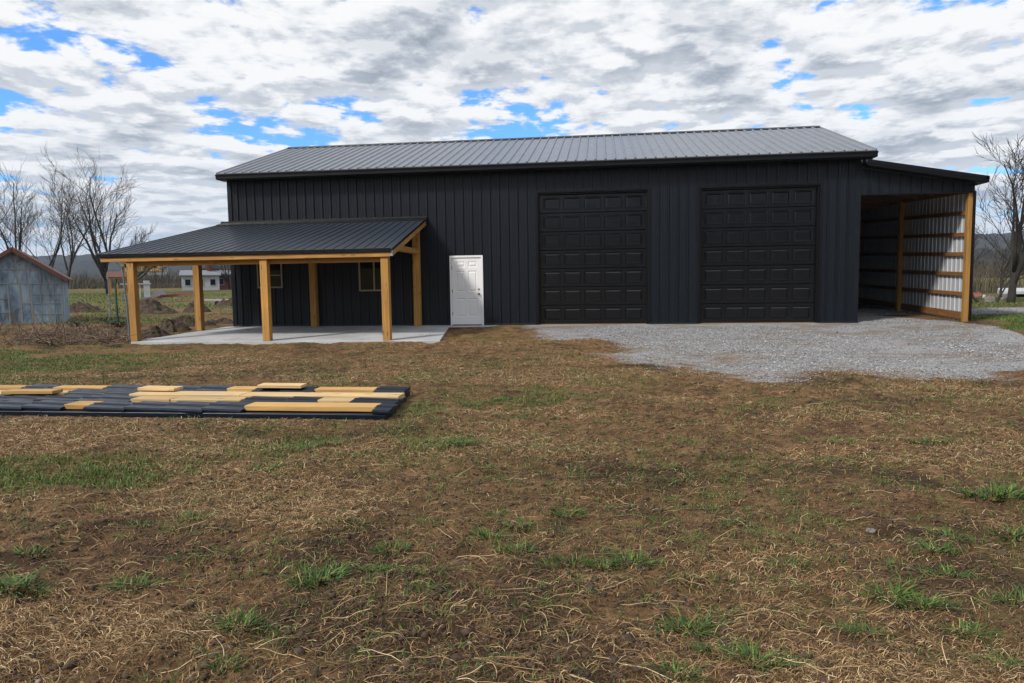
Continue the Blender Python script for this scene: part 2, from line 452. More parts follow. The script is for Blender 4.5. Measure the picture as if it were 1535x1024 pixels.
# ------------------------------------------------------------------ patio slab
s = MB()
xl0, xl1, xr0, xr1 = -1.03, -.27, 7.55, 7.03
def slabz(y): return .004 - .048 * abs(y)
P = [(xl0, -3.62, slabz(3.62)), (xr0, -3.62, slabz(3.62)), (xr1, -.002, slabz(0)), (xl1, -.002, slabz(0))]
s.add(P + [(a, b_, c - .22) for a, b_, c in P], [(0, 1, 2, 3), (7, 6, 5, 4), (0, 4, 5, 1), (1, 5, 6, 2), (2, 6, 7, 3), (3, 7, 4, 0)])
tag(s.build('patio_slab', M['concrete'], bev=.012), kind='structure')
s = MB().add([(7.065, -.42, -.03), (8.3, -.42, -.03), (8.62, -.002, .0), (7.04, -.002, .0)] + [(7.065, -.42, -.2), (8.3, -.42, -.2), (8.62, -.002, -.2), (7.04, -.002, -.2)],
             [(0, 1, 2, 3), (7, 6, 5, 4), (0, 4, 5, 1), (1, 5, 6, 2), (2, 6, 7, 3), (3, 7, 4, 0)])
tag(s.build('doorstep_slab', M['concrete'], bev=.01), kind='structure')

# ------------------------------------------------------------------ the barn
LEN, WZ, DEP = 18.892, 4.58, 9.56
PITCH = LEN / 68
barn = thing('metal_barn', 'long dark navy metal barn with timber porch, white door and two black garage doors', 'barn', (0, 0, 0))

def profile(a, b, ribs=True):
    """(position, relief) pairs of ribbed metal cladding between a and b"""
    pts = {a: 0., b: 0.}
    k0 = int(math.floor(a / PITCH)) - 1; k1 = int(math.ceil(b / PITCH)) + 1
    for k in range(k0, k1):
        c = k * PITCH
        for d, h in ((-.030, 0), (-.018, .032), (.018, .032), (.030, 0), (.085, 0), (.093, .005), (.107, .005), (.115, 0), (.162, 0), (.170, .005), (.184, .005), (.192, 0)):
            if a < c + d < b: pts[c + d] = h
    return sorted(pts.items())

def clad(mb, a, b, z0, z1, put):
    """put(u, z, relief) -> point"""
    pr = profile(a, b); vs = []; fs = []
    for u, h in pr:
        vs.append(put(u, z0(u) if callable(z0) else z0, h)); vs.append(put(u, z1(u) if callable(z1) else z1, h))
    for k in range(len(pr) - 1): fs.append((2 * k, 2 * k + 2, 2 * k + 3, 2 * k + 1))
    mb.add(vs, fs)

GD = [(9.784, 13.032), (14.519, 17.833)]; GZ = 3.93; DX0, DX1, DZ = 7.075, 8.085, 2.115
w = MB(); front = lambda u, z, h: (u, -h, z)
for a, b, z0, z1 in ((0, DX0, 0, WZ), (DX0, DX1, DZ, WZ), (DX1, GD[0][0], 0, WZ), (*GD[0], GZ, WZ), (GD[0][1], GD[1][0], 0, WZ), (*GD[1], GZ, WZ), (GD[1][1], LEN, 0, WZ)):
    clad(w, a, b, z0, z1, front)
w.build('wall', M['navy'], barn)
RZ = lambda y: 4.62 + (min(y, DEP - y)) * .3333
w = MB()
for a, b in ((0, DEP / 2), (DEP / 2, DEP)): clad(w, a, b, 0, RZ, lambda u, z, h: (-h, u, z))
w.build('wall', M['navy'], barn)
w = MB()
for a, b in ((0, DEP / 2), (DEP / 2, DEP)): clad(w, a, b, 0, RZ, lambda u, z, h: (LEN + h, u, z))
w.build('wall', M['navy'], barn)
w = MB(); clad(w, 0, LEN, 0, WZ, lambda u, z, h: (u, DEP + h, z)); w.build('wall', M['navy'], barn)
# corner and base trims
for x0, x1 in ((-.045, .09), (LEN - .10, LEN + .04)):
    MB().box(x0, x1, -.036, .06, .0, WZ).build('corner_trim', M['navy'], barn, .006)
for a, b in ((.092, DX0 - .06), (DX1 + .06, GD[0][0] - .075), (GD[0][1] + .075, GD[1][0] - .075), (GD[1][1] + .075, LEN + .05)):
    MB().prism([(-.001, -.03), (-.045, -.03), (-.045, -.012), (-.032, .05), (-.001, .05)], 0, a, b).build('base_trim', M['black_trim'], barn)

def ribbed_sheet(mb, p00, p10, p01, p11, nrm, n, rib=.024, thick=.035, nt=8, minor=True):
    """sheet between eave edge p00-p10 and top edge p01-p11 with n ribs running up it"""
    p00, p10, p01, p11, nrm = map(Vector, (p00, p10, p01, p11, nrm)); nrm.normalize()
    prof = []
    wd = (p10 - p00).length / n
    for k in range(n):
        for d, h in ((0., rib), (.016, rib), (.032, 0), (.085, 0), (.093, .004), (.107, .004), (.115, 0), (.162, 0), (.17, .004), (.184, .004), (.192, 0), (.2457, 0), (.2617, rib)):
            prof.append(((k + d / .2777) / n, h))
    prof.append((1., rib))
    vs = []
    for s_, h in prof:
        for t in (0, 1):
            p = (p00.lerp(p10, s_)).lerp(p01.lerp(p11, s_), t); vs += [p + nrm * h, p - nrm * thick]
    fs = []
    for k in range(len(prof) - 1):
        a = 4 * k; b = a + 4
        fs += [(a, b, b + 2, a + 2), (a + 1, a + 3, b + 3, b + 1), (a, a + 1, b + 1, b), (a + 2, b + 2, b + 3, a + 3)]
    e = 4 * (len(prof) - 1)
    fs += [(0, 2, 3, 1), (e, e + 1, e + 3, e + 2)]
    mb.add(vs, fs)

EX0, EX1, EY, EZ, RY, RIDGE = -.14, 19.175, -.45, 4.765, DEP / 2, 6.505
rf = MB()
ribbed_sheet(rf, (EX0, EY, EZ), (EX1, EY, EZ), (EX0, RY, RIDGE), (EX1, RY, RIDGE), (0, -.3333, 1), 68, .036)
ribbed_sheet(rf, (EX0, DEP - EY, EZ), (EX1, DEP - EY, EZ), (EX0, RY + .001, RIDGE), (EX1, RY + .001, RIDGE), (0, .3333, 1), 68, .036)
roof = rf.build('roof', M['roofmetal'], barn)
MB().prism([(RY - .17, RIDGE - .025), (RY, RIDGE + .055), (RY + .17, RIDGE - .025), (RY + .17, RIDGE - .035), (RY, RIDGE + .035), (RY - .17, RIDGE - .035)], 0, EX0 - .01, EX1 + .01).build('ridge_cap', M['black_trim'], roof)
# eave fascia: two folds, and soffit
e = MB().prism([(EY - .012, EZ - .045), (EY - .012, EZ - .165), (EY + .03, EZ - .185), (EY + .03, EZ - .045)], 0, EX0 - .02, EX1 + .02)
e.build('fascia', M['black_trim'], roof, .004)
MB().prism([(EY - .03, EZ - .03), (EY - .022, EZ - .085), (EY - .0125, EZ - .085), (EY - .0125, EZ - .03)], 0, EX0 - .025, EX1 + .025).build('drip_edge', M['black_trim'], roof)
MB().box(EX0 + .01, EX1 - .01, EY + .031, -.03, WZ - .005, WZ + .012).build('soffit', M['black_trim'], roof)
for x0, x1 in ((EX0 - .022, EX0 + .008), (EX1 - .008, EX1 + .022)):
    k = MB()
    for ya, za, yb, zb in ((EY + .031, EZ - .03, RY, RIDGE - .02), (DEP - EY, EZ - .03, RY + .002, RIDGE - .02)):
        k.add([(x, y, z) for x in (x0, x1) for y, z in ((ya, za - .14), (yb, zb - .14), (yb, zb + .03), (ya, za + .03))],
              [(0, 1, 2, 3), (7, 6, 5, 4), (0, 4, 5, 1), (1, 5, 6, 2), (2, 6, 7, 3), (3, 7, 4, 0)])
    k.build('rake_trim', M['black_trim'], roof)
# gable infill between wall top and roof, front strip
MB().box(.0, LEN, .0, .05, WZ - .03, WZ + .11).build('wall_plate', M['black_trim'], barn)

def raised(mb, x0, x1, z0, z1, y, b1, b2, dep, proud=0.):
    """a pressed panel: a groove and a raised field inside x0..x1, z0..z1, facing -y"""
    def ring(i, yy): return [(x0 + i, yy, z0 + i), (x1 - i, yy, z0 + i), (x1 - i, yy, z1 - i), (x0 + i, yy, z1 - i)]
    vs = ring(0, y) + ring(b1, y + dep) + ring(b1 + b2 * .35, y + dep) + ring(b1 + b2, y - proud)
    fs = []
    for k in range(3):
        for i in range(4):
            j = (i + 1) % 4; fs.append((4 * k + i, 4 * k + j, 4 * k + 4 + j, 4 * k + 4 + i))
    fs.append((12, 13, 14, 15))
    mb.add(vs, fs)

def panel_sheet(mb, X_, Z_, cells, y):
    """flat field X_[0]..X_[1] x Z_[0]..Z_[1] at y with rectangular cells left open"""
    xs_ = sorted({X_[0], X_[1], *[c[0] for c in cells], *[c[1] for c in cells]})
    zs_ = sorted({Z_[0], Z_[1], *[c[2] for c in cells], *[c[3] for c in cells]})
    for a, b in zip(xs_, xs_[1:]):
        for c, d in zip(zs_, zs_[1:]):
            mx, mz = (a + b) / 2, (c + d) / 2
            if any(q[0] < mx < q[1] and q[2] < mz < q[3] for q in cells): continue
            mb.add([(a, y, c), (b, y, c), (b, y, d), (a, y, d)], [(0, 1, 2, 3)])

# garage doors
for gi, (a, b) in enumerate(GD):
    g = bpy.data.objects.new('garage_door', None); COL.objects.link(g); g.parent = barn
    y = .13; x0, x1 = a + .05, b - .05; h = (GZ - .06) / 7
    for r in range(7):
        z0 = .03 + r * h; z1 = z0 + h - .007
        m_ = MB(); cells = []
        cw = (x1 - x0 - .10) / 5
        for c in range(5):
            cx0 = x0 + .05 + c * cw
            cells.append((cx0 + .05, cx0 + cw - .05, z0 + .085, z1 - .085))
        panel_sheet(m_, (x0, x1), (z0 + .012, z1 - .012), cells, y)
        for q in cells: raised(m_, *q, y, .016, .046, .016, .006)
        # rounded meeting edges and the section's thickness
        m_.add([(x, yy, z) for x in (x0, x1) for yy, z in ((y, z1 - .012), (y + .014, z1), (y + .045, z1), (y + .045, z0), (y + .014, z0), (y, z0 + .012))],
               [(0, 1, 7, 6), (1, 2, 8, 7), (2, 3, 9, 8), (3, 4, 10, 9), (4, 5, 11, 10), (0, 5, 4, 3, 2, 1), (6, 7, 8, 9, 10, 11)])
        m_.build('door_section', M['gdoor'], g)
    t = MB()
    t.box(a - .07, a, -.034, .02, .0, GZ + .075).box(b, b + .07, -.034, .02, .0, GZ + .075).box(a, b, -.034, .02, GZ, GZ + .075)
    t.box(a - .004, a + .045, .0205, .19, .0, GZ).box(b - .045, b + .004, .0205, .19, .0, GZ).box(a + .046, b - .046, .0205, .19, GZ - .045, GZ + .002)
    t.build('door_trim', M['black_trim'], g, .004)
    MB().box(a + .05, b - .05, .03, .125, -.06, .014).build('threshold', M['girtX'], g, .004)
    MB().box(a + .052, b - .052, .18, .2, .0, GZ - .05).build('backing', M['black_trim'], g)

# entry door
x0, x1 = 7.128, 8.032
leaf = MB(); y = -.012
colw = [(x0 + .13, x0 + .13 + .27), (x1 - .13 - .27, x1 - .13)]
cells = [(c[0], c[1], z0, z1) for c in colw for z0, z1 in ((.27, .83), (1.03, 1.66), (1.77, 1.94))]
panel_sheet(leaf, (x0, x1), (.025, 2.055), cells, y)
for q in cells: raised(leaf, *q, y, .018, .035, .013, .001)
leaf.box(x0, x1, y + .0005, .04, .025, 2.055)
# the slab behind the pressed face would fill the grooves: keep only its rim
leaf.v = leaf.v[:-8]; leaf.f = leaf.f[:-6]
leaf.add([(x, yy, z) for yy in (y, .03) for x, z in ((x0, .025), (x1, .025), (x1, 2.055), (x0, 2.055))], [(0, 1, 5, 4), (1, 2, 6, 5), (2, 3, 7, 6), (3, 0, 4, 7), (4, 5, 6, 7)])
door = leaf.build('door', M['white'], barn)
fr = MB().box(DX0 - .01, x0 - .006, -.04, .06, .0, 2.125).box(x1 + .006, DX1 + .01, -.04, .06, .0, 2.125).box(x0 - .006, x1 + .006, -.04, .06, 2.062, 2.125)
fr.build('door_frame', M['white'], door, .005)
MB().box(x0 - .006, x1 + .006, -.06, .04, .001, .022).build('sill', M['brass'], door)
for z in (.36, 1.05, 1.76): MB().box(x0 - .02, x0 + .012, y - .012, y + .002, z - .05, z + .05).build('hinge', M['brass'], door)
k = MB().tube([(x1 - .075, y - .001, .955), (x1 - .075, y - .012, .955), (x1 - .075, y - .016, .955), (x1 - .075, y - .04, .955), (x1 - .075, y - .05, .955), (x1 - .075, y - .075, .955), (x1 - .075, y - .084, .955)],
              [.033, .033, .013, .012, .026, .027, .012], 14); k.build('handle', M['brass'], door, 0, True)
MB().tube([(x1 - .075, y - .001, 1.10), (x1 - .075, y - .016, 1.10), (x1 - .075, y - .022, 1.10)], [.026, .026, .016], 12).build('deadbolt', M['brass'], door)

# windows under the porch
def window(x0, x1, z0, z1, mull, rails):
    f = MB(); t = .045; ya, yb = -.055, -.005
    f.box(x0, x0 + t, ya, yb, z0, z1).box(x1 - t, x1, ya, yb, z0, z1).box(x0 + t, x1 - t, ya, yb, z0, z0 + t).box(x0 + t, x1 - t, ya, yb, z1 - t, z1)
    f.box(mull - .022, mull + .022, ya + .004, yb, z0 + t, z1 - t)
    for a, b, z in rails: f.box(a, b, ya + .008, yb, z - .014, z + .014)
    o = f.build('window', M['tan_frame'], barn, .003)
    for a, b in ((x0 + t, mull - .022), (mull + .022, x1 - t)):
        MB().box(a, b, -.033, -.028, z0 + t, z1 - t).build('pane', M['glass'], o)
window(.84, 1.68, 1.22, 2.22, 1.22, [(1.245, 1.635, 1.62)])
window(4.18, 5.16, 1.08, 2.25, 4.67, [])

# porch -----------------------------------------------------------
porch = bpy.data.objects.new('porch', None); COL.objects.link(porch); porch.parent = barn
pl0, pr0 = Vector((-1.80, -3.66, 2.20)), Vector((6.40, -3.66, 2.185)); pl1, pr1 = Vector((-.30, -.03, 3.235)), Vector((6.37, -.03, 3.25))
q = MB(); ribbed_sheet(q, pl0, pr0, pl1, pr1, (0, -.285, 1), 30, .022, .03)
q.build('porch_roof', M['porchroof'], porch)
MB().add([(-.3, -.034, 3.34), (6.40, -.034, 3.345), (6.40, -.04, 3.30), (-.3, -.04, 3.29), (-.36, -.24, 3.215), (6.40, -.24, 3.225), (-.36, -.24, 3.175), (6.4, -.24, 3.18), (6.4, -.02, 3.25), (-.3, -.02, 3.24), (-.3, -.02, 3.34), (6.4, -.02, 3.345)],
         [(0, 3, 2, 1), (3, 4, 5, 2), (4, 6, 7, 5), (6, 9, 8, 7), (9, 10, 11, 8), (0, 1, 11, 10), (0, 10, 9, 6, 4, 3), (1, 2, 5, 7, 8, 11)]).build('flashing', M['black_trim'], porch)
MB().prism([(-3.70, 2.205), (-3.70, 2.105), (-3.665, 2.095), (-3.665, 2.195)], 0, -1.83, 6.34).build('eave_trim', M['black_trim'], porch, .004)
MB().box(-1.74, 6.305, -3.664, -3.62, 1.985, 2.102).build('fascia_board', M['woodX'], porch, .004)
MB().box(6.307, 6.38, -3.664, -3.6, 2.0, 2.145).build('fascia_end', M['batten'], porch, .006)
def rake(a, b, w_, h, dz, name, m_):
    a = Vector(a); b = Vector(b); return MB().bar(a + Vector((0, 0, dz)), b + Vector((0, 0, dz)), w_, h).build(name, m_, porch, .004)
rake((6.355, -3.58, 2.19), (6.345, -.05, 3.235), .045, .13, -.105, 'rake_board', M['woodY'])
rake((-1.745, -3.58, 2.19), (-.30, -.05, 3.225), .045, .13, -.105, 'rake_board', M['woodY'])
rake((6.392, -3.68, 2.19), (6.37, -.04, 3.25), .022, .05, -.005, 'rake_trim', M['black_trim'])
rake((-1.815, -3.68, 2.19), (-.31, -.04, 3.235), .022, .05, -.005, 'rake_trim', M['black_trim'])
pw = .2
for x, y in ((-.93, -3.52), (2.86, -3.52), (6.14, -3.52)):
    MB().box(x - pw / 2, x + pw / 2, y - .1, y + .08, slabz(y) - .002, 2.06).build('porch_post', M['woodZ'], porch, .008)
for x, y, zt in ((-.56, -1.05, 2.72), (2.745, -.15, 3.05), (6.065, -.15, 3.08)):
    MB().box(x - .1, x + .1, y - .1, y + .1, slabz(y) - .002, zt).build('porch_post', M['woodZ'], porch, .008)
for a, b in ((-.828, 2.758), (2.962, 6.038)):
    MB().box(a, b, -3.50, -3.44, 1.86, 1.99).build('porch_beam', M['woodX'], porch, .005)
MB().box(5.975, 6.175, -2.75, -.252, 2.20, 2.345).build('side_beam', M['woodY'], porch, .005)
for k in range(6):
    x = .35 + k * 1.02
    xa = x - .6 * (1 - k / 5)
    MB().bar((xa, -3.55, 2.155), (x, -.08, 3.14), .045, .12).build('rafter', M['girt'], porch)
for k, y in enumerate((-2.9, -2.0, -1.1)):
    MB().bar((-1.25 - y * .0 + (y + 2.9) * .4, y, 2.35 + (y + 2.9) * .286), (6.3, y, 2.35 + (y + 2.9) * .286), .09, .04).build('purlin', M['girtX'], porch)

# lean-to ---------------------------------------------------------
lean = bpy.data.objects.new('lean_to', None); COL.objects.link(lean); lean.parent = barn
def lx(y): return 21.87 + .046 * y
def lz(x): return 4.36 - (x - LEN) * .178        # underside of roof at the front
g = MB(); clad(g, LEN + .045, 21.93, 3.635, lz, front)
g.build('gable_panel', M['navy'], lean)
g = MB(); clad(g, LEN + .045, 21.93, 3.635, lz, lambda u, z, h: (u, .045 - h * .2, z)); g.build('gable_lining', M['girtX'], lean)
MB().box(LEN + .045, 21.95, -.036, .05, 3.585, 3.634).build('header_trim', M['black_trim'], lean, .003)
MB().box(LEN + .045, 21.70, .052, .10, 3.60, 3.78).build('header', M['girtX'], lean)
MB().box(21.90, 21.955, -.04, .02, .04, 3.584).build('corner_trim', M['black_trim'], lean)
ro = MB(); ribbed_sheet(ro, (22.08, -.36, 3.955), (22.5, 9.75, 4.1), (LEN + .04, -.36, 4.515), (LEN + .04, 9.75, 4.66), (.178, 0, 1), 36, .02, .03)
ro.build('lean_roof', M['roofmetal'], lean)
fs_ = MB()
for y0, y1, d0, d1 in ((-.40, -.365, .03, .10), (-.385, -.365, .1005, .165)):
    xa, xb = LEN + .09, 22.10
    za, zb = 4.535, 3.975
    fs_.add([(x, yy, z) for yy in (y0, y1) for x, z in ((xa, za - d1), (xb, zb - d1), (xb, zb - d0 + .035), (xa, za - d0 + .035))],
            [(0, 1, 2, 3), (7, 6, 5, 4), (0, 4, 5, 1), (1, 5, 6, 2), (2, 6, 7, 3), (3, 7, 4, 0)])
fs_.build('fascia', M['black_trim'], lean, .003)
MB().add([(x, y, z) for y in (-.364, -.03) for x, z in ((LEN + .1, 4.36), (22.05, 3.80), (22.05, 3.815), (LEN + .1, 4.375))], [(0, 1, 2, 3), (7, 6, 5, 4), (0, 4, 5, 1), (1, 5, 6, 2), (2, 6, 7, 3), (3, 7, 4, 0)]).build('soffit', M['black_trim'], lean)
MB().add([(lx(y) + d, y, z) for d in (.16, .21) for y, z in ((-.40, 3.80), (9.7, 3.95), (9.7, 4.12), (-.40, 3.97))], [(0, 1, 2, 3), (7, 6, 5, 4), (0, 4, 5, 1), (1, 5, 6, 2), (2, 6, 7, 3), (3, 7, 4, 0)]).build('eave_trim', M['black_trim'], lean)
MB().box(LEN + .041, 19.1, -.355, -.037, 4.40, WZ - .007).build('flashing', M['black_trim'], lean)
fl = lambda y: .02 + .021 * y
sw = MB(); clad(sw, .02, 9.6, lambda u: fl(u) - .03, lambda u: 3.91 + .0225 * u, lambda u, z, h: (lx(u) - h * .55, u, z)); sw.build('liner_wall', M['galv'], lean)
sw = MB(); clad(sw, .02, 9.6, lambda u: fl(u) - .03, lambda u: 3.91 + .0225 * u, lambda u, z, h: (lx(u) + .012 + h, u, z)); sw.build('outer_wall', M['navy'], lean)
sw = MB(); clad(sw, LEN - .1, 22.42, fl(9.6) - .05, lambda u: 4.66 - (u - LEN) * .150, lambda u, z, h: (u, 9.6 - h, z)); sw.build('back_wall', M['navy'], lean)
def girt(z0, z1, h=.11, name='girt'):
    for ya, yb in ((.25, 4.72), (4.97, 9.55)):
        za = z0 + (z1 - z0) * ya / 4.8; zb = z0 + (z1 - z0) * yb / 4.8
        MB().bar((lx(ya) - .053, ya, za), (lx(yb) - .053, yb, zb), .05, h).build(name, M['girt'], lean, .004)
for z0, z1 in ((.78, .885), (1.34, 1.48), (1.90, 2.08), (2.44, 2.68), (3.04, 3.30)): girt(z0, z1)
girt(.17, .28, .2, 'base_board'); girt(3.66, 3.92, .16, 'top_plate')
MB().box(21.775, 21.895, .0, .16, .0, 3.583).build('lean_post', M['woodZ'], lean, .008)
for y in (4.84, 9.45):
    MB().box(lx(y) - .19, lx(y) - .03, y - .09, y + .09, fl(y) - .02, 3.85).build('lean_post', M['woodZ'], lean, .008)
for k, z in enumerate((.9, 1.6, 2.3, 3.0)): MB().box(LEN + .05, 22.05, 9.5, 9.55, fl(9.6) + z - .5, fl(9.6) + z - .39).build('girt', M['girtX'], lean)
for y in (1.2, 2.4, 3.6, 4.9, 6.1, 7.3, 8.5):
    MB().bar((LEN + .06, y, 4.36 + .0145 * y), (lx(y) - .02, y, 3.83 + .0145 * y), .045, .16).build('rafter', M['girt'], lean)

# ------------------------------------------------------------------ pile of boards and metal trim on the field
def trim_mesh(w_=.40, h=.062, L_=1.0):
    return [(-w_ / 2, 0), (-w_ / 2, h * .5), (-w_ * .44, h * .72), (-w_ * .08, h * .74), (-w_ * .04, h), (w_ * .04, h), (w_ * .08, h * .74), (w_ * .44, h * .72), (w_ / 2, h * .5), (w_ / 2, 0)]

GB = -.305
rows = {
 'back': (-11.62, [('w', 1.9, 3.07), ('d', 3.07, 3.44), ('d', 3.44, 3.58), ('w', 3.58, 4.40), ('d', 4.40, 4.92), ('d', 4.92, 5.40), ('d', 5.40, 5.87), ('d', 5.87, 6.32), ('w', 6.32, 6.76), ('d', 6.74, 7.17), ('d', 7.17, 7.64), ('w', 7.64, 8.52), ('d', 8.52, 8.93)]),
 'second': (-12.1, [('w', 2.2, 4.20), ('d', 4.18, 4.75), ('d', 4.75, 5.23), ('w', 5.21, 6.83), ('w', 6.84, 9.03)]),
 'third': (-12.55, [('d', 2.9, 3.5), ('d', 3.50, 3.73), ('d', 3.71, 4.19), ('d', 4.17, 4.76), ('d', 4.74, 5.05), ('d', 5.03, 5.51), ('w', 5.51, 6.07), ('w', 6.08, 7.05), ('d', 7.06, 7.65), ('d', 7.63, 8.06), ('w', 8.06, 8.52), ('d', 8.52, 9.09)]),
 'front': (-13.0, [('d', 3.2, 3.95), ('d', 3.93, 4.41), ('d', 4.39, 4.92), ('w', 4.92, 5.28), ('d', 5.28, 5.82), ('d', 5.80, 6.31), ('d', 6.29, 6.84), ('d', 6.82, 7.32), ('w', 7.32, 8.97), ('d', 8.97, 9.16)]),
}
ordn = ['', 'rightmost', 'second from the right', 'third from the right', 'fourth from the right', 'fifth from the right', 'sixth from the right', 'seventh from the right', 'eighth from the right', 'ninth from the right', 'tenth from the right']
rr_ = random.Random(5)
def board(x0, x1, y, z, w_, h, m_, label, ry=0., rz=0.):
    o = MB().box(-(x1 - x0) / 2, (x1 - x0) / 2, -w_ / 2, w_ / 2, 0, h).build('wooden_board', m_, None, .006, loc=((x0 + x1) / 2, y, z))
    o.rotation_euler = (0, ry, rz)
    return tag(o, label, 'board', 'wooden boards in the pile on the field')
def trim(x0, x1, y, z, label, rx=0., ry=0., rz=0., w_=.42, h=.062):
    o = MB().prism(trim_mesh(w_, h), 0, -(x1 - x0) / 2, (x1 - x0) / 2).build('metal_trim_piece', M['trimdark'], None, .006, loc=((x0 + x1) / 2, y, z))
    o.rotation_euler = (rx, ry, rz)
    return tag(o, label, 'metal trim', 'dark metal trim pieces in the pile on the field')
for ri, (rname, (y, items)) in enumerate(rows.items()):
    # the bundles under the row, lying on the soil
    cuts = [1.7, 5.3 + .4 * ri * (-1) ** ri * .5, (8.93, 9.02, 9.06, 9.14)[ri]]
    for k in (0, 1):
        o = MB().prism([(-.215, 0), (-.215, .05), (-.205, .06), (-.17, .06), (-.16, .052), (-.04, .052), (-.03, .062), (.03, .062), (.04, .052), (.16, .052), (.17, .06), (.205, .06), (.215, .05), (.215, 0)], 0, -(cuts[k + 1] - cuts[k]) / 2 + .004, (cuts[k + 1] - cuts[k]) / 2 - .004)
        o = o.build('metal_panel_bundle', M['trimdark'], None, .005, loc=((cuts[k] + cuts[k + 1]) / 2, y, GB))
        o.rotation_euler = (0, 0, R(rr_.uniform(-.25, .25)))
        tag(o, f"long flat dark metal bundle lying on the soil under the {rname} row, {('left', 'right')[k]} half", 'metal bundle', 'dark metal bundles under the pile')
    z = GB + .061
    nw = sum(1 for i in items if i[0] == 'w'); nd = len(items) - nw; cw = nw; cd = nd
    for k, x0, x1 in items:
        tilt = R(rr_.uniform(-.6, .6)); yaw = R(rr_.uniform(-.8, .8)); dy = rr_.uniform(-.02, .02)
        if k == 'w':
            m_ = M['board'] if (rname in ('second',) or (rname == 'third')) else M['board2']
            lg = 'long' if x1 - x0 > 1.2 else ('short' if x1 - x0 < .6 else 'mid-length')
            hue = 'pale' if m_ is M['board'] else 'golden'
            wd_ = {'second': .30, 'front': .27, 'third': .22, 'back': .22}[rname]
            board(x0 + .004, x1 - .004, y + dy + (.03 if rname == 'front' else (-.05 if rname == 'second' else 0)), z + .004, wd_, .062, m_,
                  f"{lg} {hue} board, {ordn[cw]} among boards in the pile's {rname} row", tilt * .15, yaw * .3)
            cw -= 1
        else:
            trim(x0 - .006, x1 + .012, y + dy, z + .008, f"dark metal trim piece, {ordn[cd]} in the {rname} row of the pile",
                 R(9) if rname == 'second' else R(rr_.uniform(-2, 6)), R(1.7) + tilt * .5, yaw)
            cd -= 1
board(6.81, 7.45, -11.66, GB + .138, .22, .045, M['board'], 'thin pale board lying loose across the top of the back row', R(.6), R(2.2))
board(3.4, 4.17, -12.32, GB + .138, .20, .045, M['board2'], 'golden board lying loose on the left end of the second row', R(-.4), R(1.2))
board(5.2, 5.76, -11.98, GB + .142, .22, .04, M['board'], 'short pale board lying on top near the middle of the second row', R(.5), R(-1.5))

# ------------------------------------------------------------------ ground cover built as real blades, stalks and stones
def clear_of_things(x, y):
    ok = ~((y > -3.75) & (x > -1.1 + .3 * (y > -2)) & (x < 7.65) & (y < 10))
    ok &= ~((y > -.5) & (x > -.1) & (x < 18.95) & (y < 10))
    ok &= ~((y > -13.25) & (y < -11.38) & (x < 9.2))
    return ok

def ribbons(px, py, ln, wd, ang, curl, lift, tone, nseg=4, z0=.002, flutter=.5):
    """flat curved stalks lying on the ground -> V, F, tone"""
    n = len(px); t = np.linspace(0, 1, nseg + 1)[None, :]
    a = ang[:, None] + curl[:, None] * (t - .5)
    dx = np.cos(a); dy = np.sin(a)
    step = (ln / nseg)[:, None]
    cx = px[:, None] + np.cumsum(np.concatenate([np.zeros((n, 1)), (dx * step)[:, :-1]], 1), 1)
    cy = py[:, None] + np.cumsum(np.concatenate([np.zeros((n, 1)), (dy * step)[:, :-1]], 1), 1)
    cz = gz(cx.ravel(), cy.ravel()).reshape(cx.shape) + z0 + lift[:, None] * np.sin(np.pi * np.clip(t * 1.0, 0, 1)) + lift[:, None] * .5 * t
    w = wd[:, None] * (1 - .55 * t)
    tl = rng.uniform(-flutter, flutter, (n, 1))
    ox, oy, oz = -dy * w / 2, dx * w / 2, w / 2 * tl
    A = np.stack([cx - ox, cy - oy, cz - oz], 2); B = np.stack([cx + ox, cy + oy, cz + oz], 2)
    V = np.stack([A, B], 2).reshape(-1, 3)
    b = (np.arange(n) * (nseg + 1) * 2)[:, None] + (np.arange(nseg) * 2)[None, :]
    b = b.ravel(); F = np.stack([b, b + 1, b + 3, b + 2], 1)
    return V, F, np.repeat(tone, (nseg + 1) * 2)

def straw_material():
    m, nt, b = mat('dead_grass_stalk')
    t = N(nt, 'ShaderNodeAttribute', attribute_name='tone').outputs['Fac']
    c = ramp(nt, t, [(0., (.036, .021, .012)), (.3, (.100, .055, .025)), (.62, (.27, .163, .074)), (.87, (.53, .37, .19)), (1., (.74, .60, .38))])
    L(nt, c, b.inputs['Base Color']); b.inputs['Roughness'].default_value = .7; b.inputs['Specular IOR Level'].default_value = .25
    return m
M['straw'] = straw_material()
def field_points(n, dmin, dmax, pw, spread=.98):
    u = rng.uniform(0, 1, n); e = 2 - pw
    d = (dmin ** e + u * (dmax ** e - dmin ** e)) ** (1 / e)
    a = rng.uniform(-spread, spread, n) + .127
    return CX - d * np.sin(a), CY + d * np.cos(a), d

px, py, d = field_points(880000, 1.9, 18., 1.45)
k = clear_of_things(px, py) & (rng.uniform(0, 1, len(px)) < .20 + .74 * straw_mask(px, py) ** 1.6) & (rng.uniform(0, 1, len(px)) > .94 * gravel_mask(px, py)) & (py < 6)
px, py, d = px[k], py[k], d[k]; n = len(px)
ln = rng.gamma(3.5, .0115, n) + .016; ln *= np.clip(.8 + d * .035, .8, 1.5)
ang = np.where(rng.uniform(0, 1, n) < .6, rng.normal(0, .55, n), rng.uniform(-3.14, 3.14, n)) + np.pi * (rng.uniform(0, 1, n) < .5)
V, F, T = ribbons(px, py, ln, rng.uniform(.0016, .0040, n) * np.clip(.78 + d * .07, .9, 1.8), ang,
                  rng.normal(0, 1.5, n), np.abs(rng.normal(0, .009, n)), np.clip(rng.beta(1.7, 1.9, n) + .12 * (straw_mask(px, py) - .5), 0, 1))
tag(bulk('dead_grass', V, F, M['straw'], dict(tone=T)), kind='stuff', label='brown dead grass stalks strewn over the bare field', cat='dead grass')
